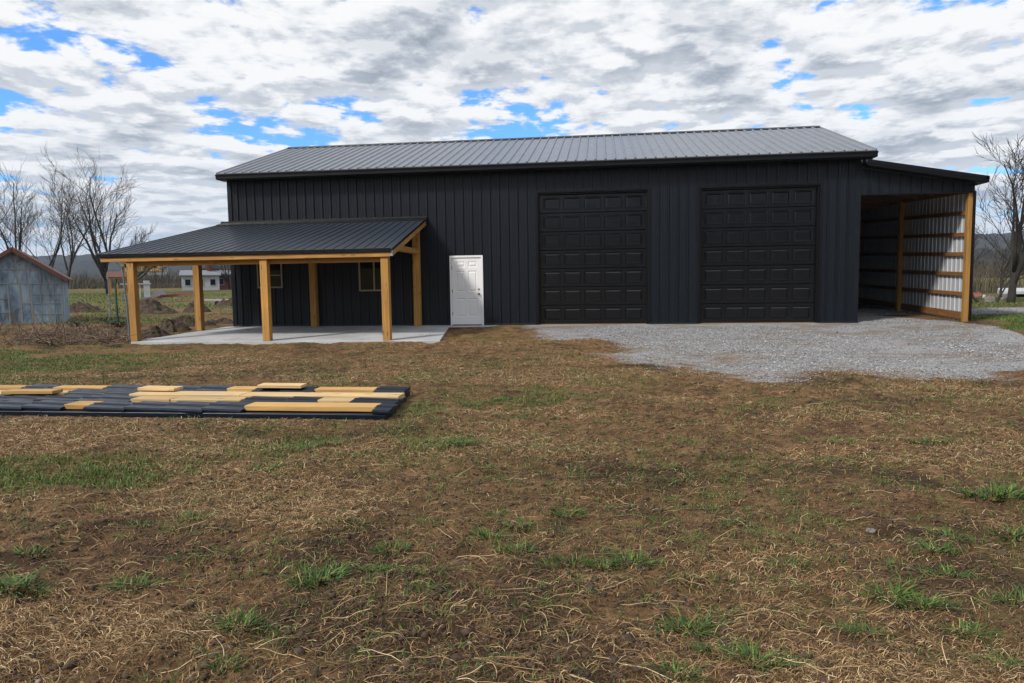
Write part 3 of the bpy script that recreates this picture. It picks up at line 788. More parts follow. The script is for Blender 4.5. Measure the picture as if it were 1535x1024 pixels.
# long pale straws
px, py, d = field_points(2000, 2., 14., 1.7)
k = clear_of_things(px, py) & (rng.uniform(0, 1, len(px)) > gravel_mask(px, py)); px, py, d = px[k], py[k], d[k]; n = len(px)
V, F, T = ribbons(px, py, rng.uniform(.08, .30, n), rng.uniform(.0022, .0045, n), rng.normal(.15, .7, n) + np.pi * (rng.uniform(0, 1, n) < .5),
                  rng.normal(0, .7, n), np.abs(rng.normal(.006, .012, n)), rng.uniform(.5, .97, n), 7, .005)
tag(bulk('straw', V, F, M['straw'], dict(tone=T)), kind='stuff', label='long pale straws scattered on the field', cat='straw')

# green grass
def grass_material():
    m, nt, b = mat('green_grass_blade')
    t = N(nt, 'ShaderNodeAttribute', attribute_name='tone').outputs['Fac']
    c = ramp(nt, t, [(0., (.014, .028, .008)), (.4, (.040, .085, .014)), (.75, (.085, .155, .024)), (.93, (.15, .205, .04)), (1., (.24, .22, .08))])
    L(nt, c, b.inputs['Base Color']); b.inputs['Roughness'].default_value = .55
    b.inputs['Specular IOR Level'].default_value = .3
    return m
M['grass'] = grass_material()
def blades(px, py, ht, lean, ang, wd, tone, nseg=3):
    n = len(px); t = np.linspace(0, 1, nseg + 1)[None, :]
    hx = np.cos(ang)[:, None] * (lean[:, None] * t ** 1.8); hy = np.sin(ang)[:, None] * (lean[:, None] * t ** 1.8)
    cx = px[:, None] + hx; cy = py[:, None] + hy
    cz = gz(px, py)[:, None] - .004 + ht[:, None] * (t - .35 * (lean / (ht + lean))[:, None] * t ** 3)
    w = wd[:, None] * (1 - t ** 1.6 * .92); a2 = ang + rng.uniform(.9, 2.2, n)
    ox, oy = np.cos(a2)[:, None] * w / 2, np.sin(a2)[:, None] * w / 2
    A = np.stack([cx - ox, cy - oy, cz], 2); B = np.stack([cx + ox, cy + oy, cz], 2)
    V = np.stack([A, B], 2).reshape(-1, 3)
    b = ((np.arange(n) * (nseg + 1) * 2)[:, None] + (np.arange(nseg) * 2)[None, :]).ravel()
    return V, np.stack([b, b + 1, b + 3, b + 2], 1), np.repeat(tone, (nseg + 1) * 2)

TUFTS = [(10.12,-17.55,1.3),(9.95,-18.03,1.2),(10.06,-18.37,0.8),(9.16,-17.69,1.1),(10.04,-16.78,0.8),(8.86,-16.66,1.0),(10.40,-17.09,1.0),(10.91,-16.79,1.0),(11.08,-16.60,1.0),(11.40,-16.40,1.0),(11.12,-17.04,1.1),(11.47,-17.21,1.0),(11.64,-17.23,1.0),(11.79,-17.19,1.2),(12.05,-17.83,1.2),(11.98,-17.88,1.0),(12.64,-17.18,0.9),(13.04,-17.47,1.2),(13.14,-17.56,1.2),(12.24,-18.15,1.2),(12.11,-18.09,1.0),(12.78,-17.85,0.9),(14.40,-15.76,1.4),(14.54,-15.70,1.2),(14.23,-15.82,1.0),(13.70,-16.61,1.0),(13.50,-16.89,1.0),(13.89,-14.15,0.9),(11.46,-12.48,0.9),(10.30,-14.58,1.2),(10.40,-14.46,1.0),(10.16,-14.69,0.9),(8.31,-17.40,0.9),(8.67,-17.88,1.3),(8.58,-17.87,1.2),(8.79,-15.45,1.1),(14.73,-14.17,1.0),(14.53,-14.24,0.8),(12.55,-15.52,0.7),(13.44,-17.17,1.0),(14.12,-16.52,1.1),(13.25,-17.76,1.0),(13.25,-18.01,0.9),(12.44,-18.11,0.8),(11.93,-18.31,1.0),(10.37,-17.36,0.8),(10.17,-17.45,0.9),(13.63,-17.46,1.0),(10.51,-16.71,0.7),(12.42,-16.55,0.6),(14.25,-14.20,0.6),(11.33,-17.29,0.7),(10.48,-17.35,0.5),(10.90,-16.42,0.6),(8.76,-14.57,1.0),(8.98,-14.44,1.0),(8.68,-14.68,0.8),(10.62,-17.45,0.6),(11.23,-18.21,0.5),(13.56,-14.79,0.6),(13.11,-14.83,0.6),(9.90,-12.17,1.0),(10.20,-11.85,1.0),(10.40,-11.28,0.8),(10.12,-12.45,0.8),(9.71,-13.05,0.8),(9.36,-12.15,0.8)]
bx, by, bh, bl, ba, bw, bt = [], [], [], [], [], [], []
def tuft(x, y, s_, nb, rad, hgt):
    r_ = rad * np.sqrt(rng.uniform(0, 1, nb)); a = rng.uniform(0, 6.283, nb)
    bx.append(x + r_ * np.cos(a) * 1.5); by.append(y + r_ * np.sin(a) * .8)
    h_ = hgt * rng.uniform(.45, 1.1, nb); bh.append(h_); bl.append(h_ * rng.uniform(.3, 2.4, nb))
    ba.append(a + rng.normal(0, .5, nb)); bw.append(rng.uniform(.003, .0062, nb) * s_); bt.append(np.clip(rng.beta(2.2, 2.2, nb), 0, 1))
for x, y, s_ in TUFTS:
    dd = math.hypot(x - CX, y - CY)
    tuft(x, y, s_ * (1.25 + .08 * dd), int(90 * s_), (.028 + .010 * dd) * s_, .050 * s_ * (1 + .04 * dd))
px, py, d = field_points(4500, 2., 15., 1.2)                     # small stray tufts
k = clear_of_things(px, py) & (gravel_mask(px, py) < .2) & (rng.uniform(0, 1, len(px)) < .12 + .88 * sstep(.47, .62, fbm(px * .8, py * 1.1, 333, 4)))
for x, y, dd in zip(px[k], py[k], d[k]): tuft(x, y, .8 + .08 * dd, int(rng.integers(6, 20)), .02 + .006 * dd, .03 + .003 * dd)
# short turf where the field is green
px, py, d = field_points(520000, 2., 24., 1.2, .95)
g_ = np.maximum(green_mask(px, py), .16 * sstep(.46, .58, fbm(px * 1.1, py * 1.6, 301, 4))) * (1 - gravel_mask(px, py))
k = clear_of_things(px, py) & (rng.uniform(0, 1, len(px)) < g_ ** 1.15 * 1.1)
px, py, d = px[k], py[k], d[k]; n = len(px)
bx.append(px); by.append(py); h_ = rng.uniform(.018, .05, n) * np.clip(.8 + .02 * d, .8, 1.4); bh.append(h_); bl.append(h_ * rng.uniform(.2, 1.2, n))
ba.append(rng.uniform(0, 6.283, n)); bw.append(rng.uniform(.0025, .005, n) * np.clip(.7 + .12 * d, 1, 3.2)); bt.append(np.clip(rng.beta(2.4, 2.0, n), 0, 1))
# lush patch by the lean-to and the lawns further off
def lawn(n, x0, x1, y0, y1, h0, h1, w0, seed):
    x = rng.uniform(x0, x1, n); y = rng.uniform(y0, y1, n)
    k = (rng.uniform(0, 1, n) < np.maximum(green_mask(x, y), .25 * (sstep(-1, -2, x) * sstep(.45, .6, fbm(x * .9, y * .9, 311, 3)))) ** 1.5) & (gravel_mask(x, y) < .3) & clear_of_things(x, y)
    x, y = x[k], y[k]; n = len(x)
    bx.append(x); by.append(y); h_ = rng.uniform(h0, h1, n); bh.append(h_); bl.append(h_ * rng.uniform(.2, 1., n)); ba.append(rng.uniform(0, 6.283, n))
    bw.append(rng.uniform(.6, 1.2, n) * w0); bt.append(np.clip(rng.beta(2.6, 1.7, n) + .05, 0, 1))
lawn(13000, 6.0, 9.2, -16.5, -14.9, .025, .07, .0055, 5); lawn(9000, -8.5, -1.2, -4.4, 1., .06, .2, .012, 6); lawn(22000, 5.5, 12.5, -13.2, -8.5, .03, .06, .008, 7); lawn(9000, 8, 12, -15.3, -13.8, .025, .06, .006, 8)
lawn(26000, 21.6, 30, -4, 3.4, .04, .10, .014, 1); lawn(12000, 23, 40, 6, 14, .05, .12, .02, 2)
lawn(26000, -14, -1.6, -1, 12, .04, .12, .016, 3); lawn(30000, -60, 0, 12, 60, .08, .2, .05, 4)
V, F, T = blades(*[np.concatenate(q_) for q_ in (bx, by, bh, bl, ba, bw, bt)])
tag(bulk('grass', V, F, M['grass'], dict(tone=T)), kind='stuff', label='green grass tufts growing through the bare field', cat='grass')

# stones
def stones(px, py, r_, tone, sink=.25):
    n = len(px)
    base = np.array([(1, 0, 0), (-1, 0, 0), (0, 1, 0), (0, -1, 0), (0, 0, 1), (0, 0, -1), (.62, .62, .5), (-.62, .62, .5), (-.62, -.62, .5), (.62, -.62, .5)], float)
    tri = np.array([(0, 6, 4), (6, 2, 4), (2, 7, 4), (7, 1, 4), (1, 8, 4), (8, 3, 4), (3, 9, 4), (9, 0, 4), (0, 5, 6), (6, 5, 2), (2, 5, 7), (7, 5, 1), (1, 5, 8), (8, 5, 3), (3, 5, 9), (9, 5, 0)])
    V = base[None] * (1 + rng.uniform(-.28, .28, (n, 10, 1))) * np.stack([rng.uniform(.8, 1.4, n), rng.uniform(.7, 1.1, n), rng.uniform(.45, .8, n)], 1)[:, None, :]
    a = rng.uniform(0, 6.283, n); c, s__ = np.cos(a)[:, None], np.sin(a)[:, None]
    V = np.stack([V[..., 0] * c - V[..., 1] * s__, V[..., 0] * s__ + V[..., 1] * c, V[..., 2]], 2) * r_[:, None, None]
    V += np.stack([px, py, gz(px, py) + r_ * sink], 1)[:, None, :]
    F = (np.arange(n) * 10)[:, None, None] + tri[None]
    return V.reshape(-1, 3), F.reshape(-1, 3), np.repeat(tone, 10)
def gravel_material():
    m, nt, b = mat('crushed_limestone')
    t = N(nt, 'ShaderNodeAttribute', attribute_name='tone').outputs['Fac']
    c = ramp(nt, t, [(0., (.08, .075, .07)), (.35, (.20, .198, .20)), (.75, (.33, .335, .345)), (1., (.58, .58, .58))])
    L(nt, c, b.inputs['Base Color']); b.inputs['Roughness'].default_value = .85
    return m
M['gravel'] = gravel_material()
x = rng.uniform(8, 30, 430000); y = rng.uniform(-11.5, 9.5, 430000)
k = (rng.uniform(0, 1, len(x)) < gravel_mask(x, y) ** 2.4 * (.18 + .82 * sstep(.58, .46, fbm(x * .5, y * 1.0, 181, 5)))) & clear_of_things(x, y) & ((x - CX) < 1.05 * (y - CY + 2)); x, y = x[k], y[k]
V, F, T = stones(x, y, rng.gamma(4, .0022, len(x)) + .003, rng.beta(2.2, 2, len(x)))
tag(bulk('gravel', V, F, M['gravel'], dict(tone=T)), kind='stuff', label='pale grey crushed gravel before the garage doors', cat='gravel')
m, nt, b = mat('field_pebble')
L(nt, ramp(nt, N(nt, 'ShaderNodeAttribute', attribute_name='tone').outputs['Fac'], [(0., (.06, .045, .035)), (.6, (.17, .13, .10)), (.9, (.30, .27, .24)), (1., (.62, .60, .57))]), b.inputs['Base Color']); b.inputs['Roughness'].default_value = .9
M['pebble'] = m
px, py, d = field_points(1500, 2., 15, 1.2); k = clear_of_things(px, py); px, py = px[k], py[k]
V, F, T = stones(px, py, rng.gamma(2.5, .0018, len(px)) + .002, rng.beta(1.6, 1.6, len(px)) * .9)
tag(bulk('pebbles', V, F, M['pebble'], dict(tone=T)), kind='stuff', label='small pebbles lying in the soil', cat='pebbles')
# clods of soil
m, nt, b = mat('soil_clod'); v = objc(nt)
L(nt, ramp(nt, noise(nt, v, 30., 5, .7), [(.3, (.022, .014, .010)), (.7, (.11, .068, .041))]), b.inputs['Base Color']); b.inputs['Roughness'].default_value = 1.
M['clod'] = m
px, py, d = field_points(56000, 1.9, 16, 1.5); k = clear_of_things(px, py) & (gravel_mask(px, py) < .4); px, py = px[k], py[k]
V, F, T = stones(px, py, rng.gamma(1.6, .0036, len(px)) + .003, px * 0, .1)
tag(bulk('soil_clods', V, F, M['clod']), kind='stuff', label='dark crumbs of soil on the field', cat='soil')

# one fist-sized stone and a dark stick seen in the field
def rock(name, x, y, r_, m_, label, cat, seed, sq=.6, zoff=.2, group=None):
    n = 14; k = 9; vs = []; fs = []
    rn = random.Random(seed); ph = [rn.uniform(0, 6.28) for _ in range(6)]
    for j in range(k + 1):
        th = math.pi * j / k
        for i in range(n):
            a = 2 * math.pi * i / n
            q = 1 + .16 * math.sin(2 * a + ph[0] + th * 1.5) + .12 * math.sin(3 * a + ph[1] - 2 * th) + .10 * math.sin(5 * th + ph[2] + a) + rn.uniform(-.05, .05)
            vs.append((math.sin(th) * math.cos(a) * q * r_, math.sin(th) * math.sin(a) * q * r_ * .8, math.cos(th) * q * r_ * sq))
    for j in range(k):
        for i in range(n): fs.append((j * n + i, (j + 1) * n + i, (j + 1) * n + (i + 1) % n, j * n + (i + 1) % n))
    o = MB().add(vs, fs).build(name, m_, loc=(x, y, gzs(x, y) + r_ * sq * zoff))
    return tag(o, label, cat, group)
rock('stone', 13.27, -16.58, .028, M['stone'], 'fist sized grey stone lying among straw at the right of the field', 'stone', 3)

# ------------------------------------------------------------------ trees
def grow(mbT, mbC, p, d, ln, r0, depth, rn, maxd, up=.12, seg=5):
    """a limb and its branches; limbs of depth 0-1 are trunk wood, the rest crown"""
    pts = [p.copy()]; rad = [r0]; dirs = [d.copy()]
    q = p.copy(); dd = d.copy()
    end = .55 if depth == 0 else .28
    for k in range(seg):
        dd = (dd + Vector((rn.gauss(0, .11), rn.gauss(0, .11), rn.gauss(0, .06) + up * (.6 if depth < 2 else .9)))).normalized()
        q = q + dd * (ln / seg); pts.append(q.copy()); dirs.append(dd.copy()); rad.append(r0 * (1 - (1 - end) * (k + 1) / seg))
    (mbT if depth <= 1 else mbC).tube(pts, rad, 7 if depth == 0 else (6 if depth == 1 else (4 if depth == 2 else 3)), depth < 2)
    if depth >= maxd: return
    nch = {0: rn.randint(4, 6), 1: rn.randint(6, 8), 2: rn.randint(5, 7), 3: rn.randint(3, 5), 4: 4}[depth]
    for c in range(nch):
        t = (.45 + .55 * c / max(1, nch - 1)) if depth == 0 else (.18 + .82 * (c + rn.uniform(0, .6)) / nch)
        t = min(t, 1.); f = t * seg; i = min(int(f), seg - 1); pp = pts[i].lerp(pts[i + 1], f - i); base = dirs[i + 1]
        ax = base.orthogonal().normalized(); ax = Matrix.Rotation(rn.uniform(0, 6.283) if depth else c * 2.4 + rn.uniform(-.4, .4), 3, base) @ ax
        ang = rn.uniform(.36, .72) if depth else rn.uniform(.18, .58)
        nd = Matrix.Rotation(ang, 3, ax) @ base
        k_ = {0: rn.uniform(2.2, 3.3), 1: rn.uniform(.40, .66), 2: rn.uniform(.45, .70), 3: rn.uniform(.45, .75), 4: .6}[depth]
        if depth: k_ *= (1.15 - .5 * t)
        ri = rad[i] * (rn.uniform(.50, .80) if depth == 0 else rn.uniform(.30, .48))
        grow(mbT, mbC, pp, nd, ln * k_, max(ri, RMIN), depth + 1, rn, maxd, up, seg if depth < 2 else 4)

def tree(x, y, hgt, seed, label, r0=.28, tilt=(0, 0), maxd=4, rmin=.02, group='bare trees', zoff=-.1, name='bare_tree', tw='twig'):
    global RMIN; RMIN = rmin
    rn = random.Random(seed)
    t = thing(name, label, 'tree', (x, y, gzs(x, y) + zoff), 0, group)
    a, b = MB(), MB()
    grow(a, b, Vector((0, 0, 0)), Vector((tilt[0], tilt[1], 1)).normalized(), hgt * .22, r0, 0, rn, maxd, .10)
    top = max(v_[2] for v_ in b.v); k = hgt / top
    for mb in (a, b): mb.v = [(p[0] * k, p[1] * k, p[2] * k) for p in mb.v]
    a.build('trunk', M['bark'], t, smooth=True); b.build('crown', M[tw], t)
    return t
G1 = 'bare trees behind the blue shed'
#TREES
TREES = [(-59.6, 57, 19, 41, 'tall bare tree rising over the red roof of the blue shed', .36, (-.05, 0)),
         (-52.8, 56, 17.0, 8, 'bare many-limbed tree standing just right of the blue shed', .34, (-.10, 0)),
         (-50.0, 60, 18.5, 17, 'bare spreading tree nearest the left end of the porch roof', .40, (.10, 0)),
         (-48.6, 61, 9.5, 47, 'lower bare tree leaning right over the left end of the porch roof', .24, (.75, 0)),
         (-64.0, 66, 18.0, 21, 'slender bare tree between the two larger trees behind the shed', .24, (.06, 0)),
         (-70, 64, 20, 33, 'bare tree at the far left edge, half hidden by the shed', .34, (.05, 0))]
for x, y, h, sd, lb, r_, tl in TREES: tree(x, y, h, sd, lb, r_, tl, 4, .021, G1, tw='paletwig')
G2 = 'bare trees seen through the porch'
for x, y, h, sd, lb in ((-46, 82, 8.5, 33, 'low bare tree seen through the left bay of the porch'), (-41.5, 78, 8, 37, 'bare tree seen through the porch beside its left back post'), (-34.5, 84, 9, 41, 'pale bare tree seen under the porch next to the barn wall')):
    tree(x, y, h, sd, lb, .16, (.1, 0), 4, .022, G2)
tree(28.15, 9.6, 6.9, 52, 'bare dark tree beside the lean-to at the right edge', .17, (.16, 0), 4, .0105)
tree(27.2, 9.9, 3.6, 64, 'low bare sapling leaning left at the foot of the dark tree', .06, (-.75, 0), 4, .006)
tree(27.7, 9.8, 3.4, 71, 'low bare sapling leaning right of the dark tree', .06, (.8, 0), 4, .006)
tree(27.0, 10.2, 4.6, 58, 'taller leaning bare sapling between the lean-to and the dark tree', .08, (-.42, 0), 4, .006)

# ------------------------------------------------------------------ old blue shed
def shed():
    A = Vector((-8.62, 3.1, 0)); dirv = Vector((-.80, -.60, 0))
    ang = math.atan2(dirv.y, dirv.x)
    t = thing('shed', 'old weathered blue shed with rusty red gable roof and grey battens', 'shed', (A.x, A.y, gzs(A.x, A.y) - .04), ang)
    # local: x runs left along the front, -y.. : front faces +y' (towards the camera) after rotation, depth is -y
    W_, D_, E_, Rg = 2.9, 4.0, 1.80, 2.80
    w = MB(); w.prism([(0, 0), (W_, 0), (W_, E_), (W_ / 2, Rg), (0, E_)], 1, -D_, 0); w.build('wall', M['shedblue'], t)
    r_ = MB(); o_ = .22
    for sx in (1, -1):
        xe = W_ / 2 + sx * (W_ / 2 + o_); ze = E_ - o_ * (Rg - E_) / (W_ / 2)
        r_.add([(W_ / 2, yy, Rg + dz) for yy in (.25, -D_ - .2) for dz in (.02, .08)] + [(xe, yy, ze + dz) for yy in (.25, -D_ - .2) for dz in (.02, .08)],
               [(1, 5, 7, 3), (0, 2, 6, 4), (0, 4, 5, 1), (2, 3, 7, 6), (4, 6, 7, 5), (0, 1, 3, 2)])
    rf_ = r_.build('roof', M['rust_roof'], t)
    k = MB()
    for sx in (1, -1):
        xe = W_ / 2 + sx * (W_ / 2 + o_); ze = E_ - o_ * (Rg - E_) / (W_ / 2)
        k.bar((W_ / 2, .27, Rg - .01), (xe, .27, ze - .01), .03, .12)
    k.build('barge_board', M['rust_edge'], rf_)
    def bat(x0, z0, x1, z1, w_=.045): MB().bar((x0, .012, z0), (x1, .012, z1), .03, w_, (0, 1, 0) if False else ((1, 0, 0) if abs(x1 - x0) < abs(z1 - z0) else (0, 0, 1))).build('batten', M['batten'], t)
    for x0, z0, x1, z1 in ((.03, 0, .03, 1.78), (0, 1.55, W_, 1.55), (0, .03, .96, .03), (.66, 2.08, 2.25, 2.08), (.36, 1.58, .36, 2.0), (.66, 1.58, .66, 2.2), (1.10, 1.58, 1.10, 2.5), (1.38, 1.58, 1.38, 2.7), (1.9, 1.58, 1.9, 2.4), (2.4, 1.58, 2.4, 2.1), (2.87, 0, 2.87, 1.78)): bat(x0, z0, x1, z1, .035)
    for z in (.40, .80, 1.14): bat(.06, z, .93, z, .024)
    for x in (.27, .47, .69): bat(x, .05, x, 1.53, .024)
    for z in (.5, 1.0): bat(1.72, z, 2.84, z, .024)
    for x in (1.98, 2.25, 2.55): bat(x, .05, x, 1.53, .024)
    d = MB().box(1.02, 1.64, .002, .022, .03, 1.52).build('door', M['shedblue'], t)
    for x in (.98, 1.30, 1.67): MB().box(x - .022, x + .022, .023, .045, .02, 1.54).build('door_stile', M['batten'], d)
    MB().box(1.003, 1.277, .023, .04, .80, .845).build('door_rail', M['batten'], d)
    MB().box(1.10, 1.14, .025, .08, .28, .32).build('handle', M['batten'], d)
    # dark stain boards low on the right bay
    for x in (.07, .29, .49, .71): MB().box(x, x + .17, .0025, .008, .1, 1.5).build('panel', M['shedblue'], t)
shed()

# ------------------------------------------------------------------ mounds of soil
def mound(x, y, rx, ry, h, seed, label, m_=None, group='dirt mounds beyond the porch'):
    n, k = 44, 16; vs = []; fs = []
    rn = np.random.default_rng(seed); s0 = seed * 3.7
    for j in range(k + 1):
        rr = j / k
        for i in range(n):
            a = 2 * math.pi * i / n
            xx = rx * rr * math.cos(a); yy = ry * rr * math.sin(a)
            e = 1 + .35 * (float(fbm(np.array([math.cos(a) * 1.3 + s0]), np.array([math.sin(a) * 1.3]), seed, 3)[0]) - .5) * 2
            xx *= e; yy *= e
            z = h * (1 - rr ** 1.7) * (.25 + 1.5 * float(fbm(np.array([xx / h * .55 + s0]), np.array([yy / h * .55]), seed, 4)[0]))
            z += h * .75 * (float(fbm(np.array([xx / h * 2.5 + s0]), np.array([yy / h * 2.5]), seed + 5, 2)[0]) - .5) * (1 - rr ** 4)
            vs.append((xx, yy, z - .08 * rr))
    for j in range(k):
        for i in range(n): fs.append((j * n + i, (j + 1) * n + i, (j + 1) * n + (i + 1) % n, j * n + (i + 1) % n))
    o = MB().add(vs, fs).build('dirt_mound', m_ or M['mound'], loc=(x, y, gzs(x, y) - .03))
    return tag(o, label, 'dirt mound', group)
m, nt, b = mat('dug_soil'); v = objc(nt)
n1 = noise(nt, v, 7., 7, .7, .4)
c = ramp(nt, n1, [(.3, (.016, .011, .008)), (.5, (.055, .036, .024)), (.72, (.12, .082, .052))])
c = mixc(nt, maprange(nt, noise(nt, v, 1.6, 5, .65), .55, .68, 0., .7), c, (.06, .075, .022))
L(nt, c, b.inputs['Base Color']); b.inputs['Roughness'].default_value = 1.; bump(nt, b, n1, .9, .08)
M['mound'] = m
mound(-11.4, 12.4, 1.45, 1.0, .70, 5, 'large dark dirt mound seen through the left bay of the porch')
mound(-9.3, 12.9, .75, .6, .50, 7, 'small dirt mound just right of the large one, by the porch post')
mound(-12.2, 21.5, 1.0, .8, .55, 9, 'reddish rounded dirt mound near the barn corner, left of its twin')
mound(-10.8, 21.0, .95, .8, .62, 12, 'dark rounded dirt mound right against the barn corner in view')
mound(-16.5, 13.5, 1.6, .9, .42, 15, 'low grassy dirt mound between the shed and the porch')
GBm = 'heaps of dug soil along the slab edge'
mound(-1.45, -2.0, .62, .55, .24, 21, 'dug soil heap against the slab edge just behind the front post', None, GBm)
mound(-1.7, -.8, .8, .6, .36, 23, 'tallest dug soil heap beside the slab edge', None, GBm)
mound(-2.0, .7, .9, .7, .36, 25, 'dug soil heap left of the back porch post', None, GBm)
mound(-1.55, 2.1, .85, .8, .22, 27, 'low dug soil heap beside the barn end wall', None, GBm)
mound(-2.9, -1.2, .8, .5, .22, 29, 'dug soil heap behind the grey leaning pipe', None, GBm)

# ------------------------------------------------------------------ brush and dry sticks left of the porch
def sticks(n, x0, x1, y0, y1, l0, l1, r0, r1, hz):
    mb = MB(); rn = random.Random(77)
    for _ in range(n):
        x = rn.uniform(x0, x1); y = rn.uniform(y0, y1)
        cl = float(fbm(np.array([x * .9]), np.array([y * 1.2]), 131, 3)[0])
        if cl < .42: continue
        a = rn.gauss(0, .7) + (math.pi if rn.random() < .5 else 0); ln = rn.uniform(l0, l1); el = rn.uniform(-.05, .5) if rn.random() < .75 else rn.uniform(.5, 1.3)
        z = gzs(x, y) + rn.uniform(0, hz) * (cl - .35) * 3; p = Vector((x, y, z)); pts = [p]; dr = Vector((math.cos(a) * math.cos(el), math.sin(a) * math.cos(el), math.sin(el)))
        for k in range(3):
            dr = (dr + Vector((rn.gauss(0, .16), rn.gauss(0, .16), rn.gauss(0, .1) - .08))).normalized(); pts.append(pts[-1] + dr * ln / 3)
        r_ = rn.uniform(r0, r1); mb.tube(pts, [r_, r_ * .8, r_ * .6, r_ * .3], 4, False)
    return mb
tag(sticks(1500, -8.5, -1.2, -4.3, -.6, .2, .8, .006, .022, .16).build('brush', M['stick']), kind='stuff', label='tangle of dry brown brush left of the porch', cat='brush')

# bluish green sprawling shrub
def shrub(x, y, label, n=420, rad=.75, hgt=.5, seed=3, m_=None):
    rn = random.Random(seed); t = thing('shrub', label, 'shrub', (x, y, gzs(x, y)))
    st, lf = MB(), MB()
    for k in range(26):
        a = rn.uniform(0, 6.283); el = rn.uniform(.15, .8); ln = rad * rn.uniform(.6, 1.15)
        p0 = Vector((0, 0, .02)); pts = [p0]; d_ = Vector((math.cos(a) * math.cos(el), math.sin(a) * math.cos(el), math.sin(el)))
        for j in range(4):
            d_ = (d_ + Vector((rn.gauss(0, .1), rn.gauss(0, .1), -.12))).normalized(); pts.append(pts[-1] + d_ * ln / 4)
        st.tube(pts, [.014, .011, .008, .006, .003], 4, False)
        for q in range(n // 26 + 4):
            f = rn.uniform(.2, 1) * 4; i = min(int(f), 3); c_ = pts[i].lerp(pts[i + 1], f - i)
            b_ = rn.uniform(0, 6.283); e = rn.uniform(-.2, .9); dl = Vector((math.cos(b_) * math.cos(e), math.sin(b_) * math.cos(e), math.sin(e))); ll = rn.uniform(.07, .16)
            sd_ = dl.cross(Vector((rn.gauss(0, 1), rn.gauss(0, 1), 1))).normalized() * ll * .11
            lf.add([c_ - sd_, c_ + sd_, c_ + dl * ll + sd_ * .2, c_ + dl * ll - sd_ * .2], [(0, 1, 2, 3)])
    st.build('stem', M['stick'], t); lf.build('foliage', m_ or M['leafdark'], t)
m, nt, b = mat('dull_green_leaf'); v = objc(nt)
L(nt, ramp(nt, noise(nt, v, 9., 4, .7), [(.3, (.012, .030, .014)), (.7, (.05, .085, .035))]), b.inputs['Base Color']); b.inputs['Roughness'].default_value = .6
M['leafdark'] = m
shrub(-4.3, .4, 'sprawling dark green shrub at the foot of the two thin posts', 620, .8, .5, 3)
shrub(-8.3, -1.0, 'green shrub low in front of the blue shed at the left edge', 420, .6, .4, 9)
shrub(-6.2, .9, 'small green shrub right of the shed door corner', 260, .4, .3, 15)

# thin posts and the leaning pipe
MB().box(-.014, .014, -.014, .014, 0, 1.75).build('metal_post', M['f_bluegrey'], None, .003, loc=(-4.75, .55, gzs(-4.75, .55) - .05))
o = bpy.context.scene.objects['metal_post']; tag(o, 'thin blue grey metal post, left of the green one by the shrub', 'post', 'two thin posts by the shrub')
o = MB().box(-.022, .022, -.022, .022, 0, 1.62).box(-.05, .05, -.03, .03, 1.5, 1.66).build('metal_post', M['f_green'], None, .003, loc=(-4.35, .35, gzs(-4.35, .35) - .05))
tag(o, 'green metal post with a dark cap standing in the shrub', 'post', 'two thin posts by the shrub')
o = MB().tube([(0, 0, 0), (-.055, .02, 1.1), (-.13, .04, 2.12)], [.024, .024, .024], 8).tube([(-.004, 0, .12), (-.003, 0, .17)], [.031, .031], 8).build('pipe', M['f_pipe'], None, loc=(-1.13, -3.5, gzs(-1.13, -3.5) - .03))
tag(o, 'grey metal pipe leaning beside the left front porch post', 'pipe')

# ------------------------------------------------------------------ scrub between the lawn and the hills
def scrub():
    m, nt, b = mat('bare_scrub_twig')
    t = N(nt, 'ShaderNodeAttribute', attribute_name='tone').outputs['Fac']
    L(nt, ramp(nt, t, [(0., (.030, .025, .020)), (.5, (.075, .060, .044)), (.85, (.12, .10, .06)), (1., (.12, .13, .04))]), b.inputs['Base Color']); b.inputs['Roughness'].default_value = 1.
    n = 90000
    a = np.concatenate([rng.uniform(-.84, -.38, int(n * .72)), rng.uniform(.40, .62, n - int(n * .72))]); dd = rng.uniform(115, 300, n) ** 1.
    dd = np.where(a > 0, rng.uniform(40, 170, n), dd)
    x = CX + dd * np.sin(a); y = CY + dd * np.cos(a)
    k = (fbm(x * .045, y * .03, 401, 4) > np.where(a > 0, .44, .52)); x, y, dd = x[k], y[k], dd[k]; n = len(x)
    hh = (1.2 + 4.2 * sstep(.45, .75, fbm(x * .08, y * .08, 407, 3))) * rng.uniform(.4, 1.1, n)
    V, F, T = blades(x, y, hh, hh * rng.uniform(.05, .55, n), rng.uniform(0, 6.283, n), rng.uniform(.05, .13, n) * (dd / 150), np.clip(rng.beta(2, 2.2, n), 0, 1))
    tag(bulk('scrub', V, F, m, dict(tone=T)), kind='stuff', label='brown leafless scrub beyond the lawns', cat='scrub')
scrub()

# ------------------------------------------------------------------ far buildings
def house(name, x, y, w_, d_, h, rh, wall, roofm, label, cat='house', rz=0., wins=3, z=None, group=None):
    t = thing(name, label, cat, (x, y, (gzs(x, y) if z is None else z) - .15), rz, group)
    MB().box(-w_ / 2, w_ / 2, -d_ / 2, d_ / 2, 0, h).build('wall', wall, t)
    MB().prism([(-d_ / 2 - .3, h), (d_ / 2 + .3, h), (d_ / 2 + .3, h + .12), (0, h + rh), (-d_ / 2 - .3, h + .12)], 0, -w_ / 2 - .3, w_ / 2 + .3).build('roof', roofm, t)
    for k in range(wins):
        x0 = -w_ / 2 + w_ * (k + .5) / wins
        f = MB().box(x0 - .45, x0 + .45, -d_ / 2 - .06, -d_ / 2 - .003, h * .35, h * .8).build('window', M['f_white'], t)
        MB().box(x0 - .36, x0 + .36, -d_ / 2 - .075, -d_ / 2 - .061, h * .39, h * .76).build('pane', M['glass'], f)
    return t
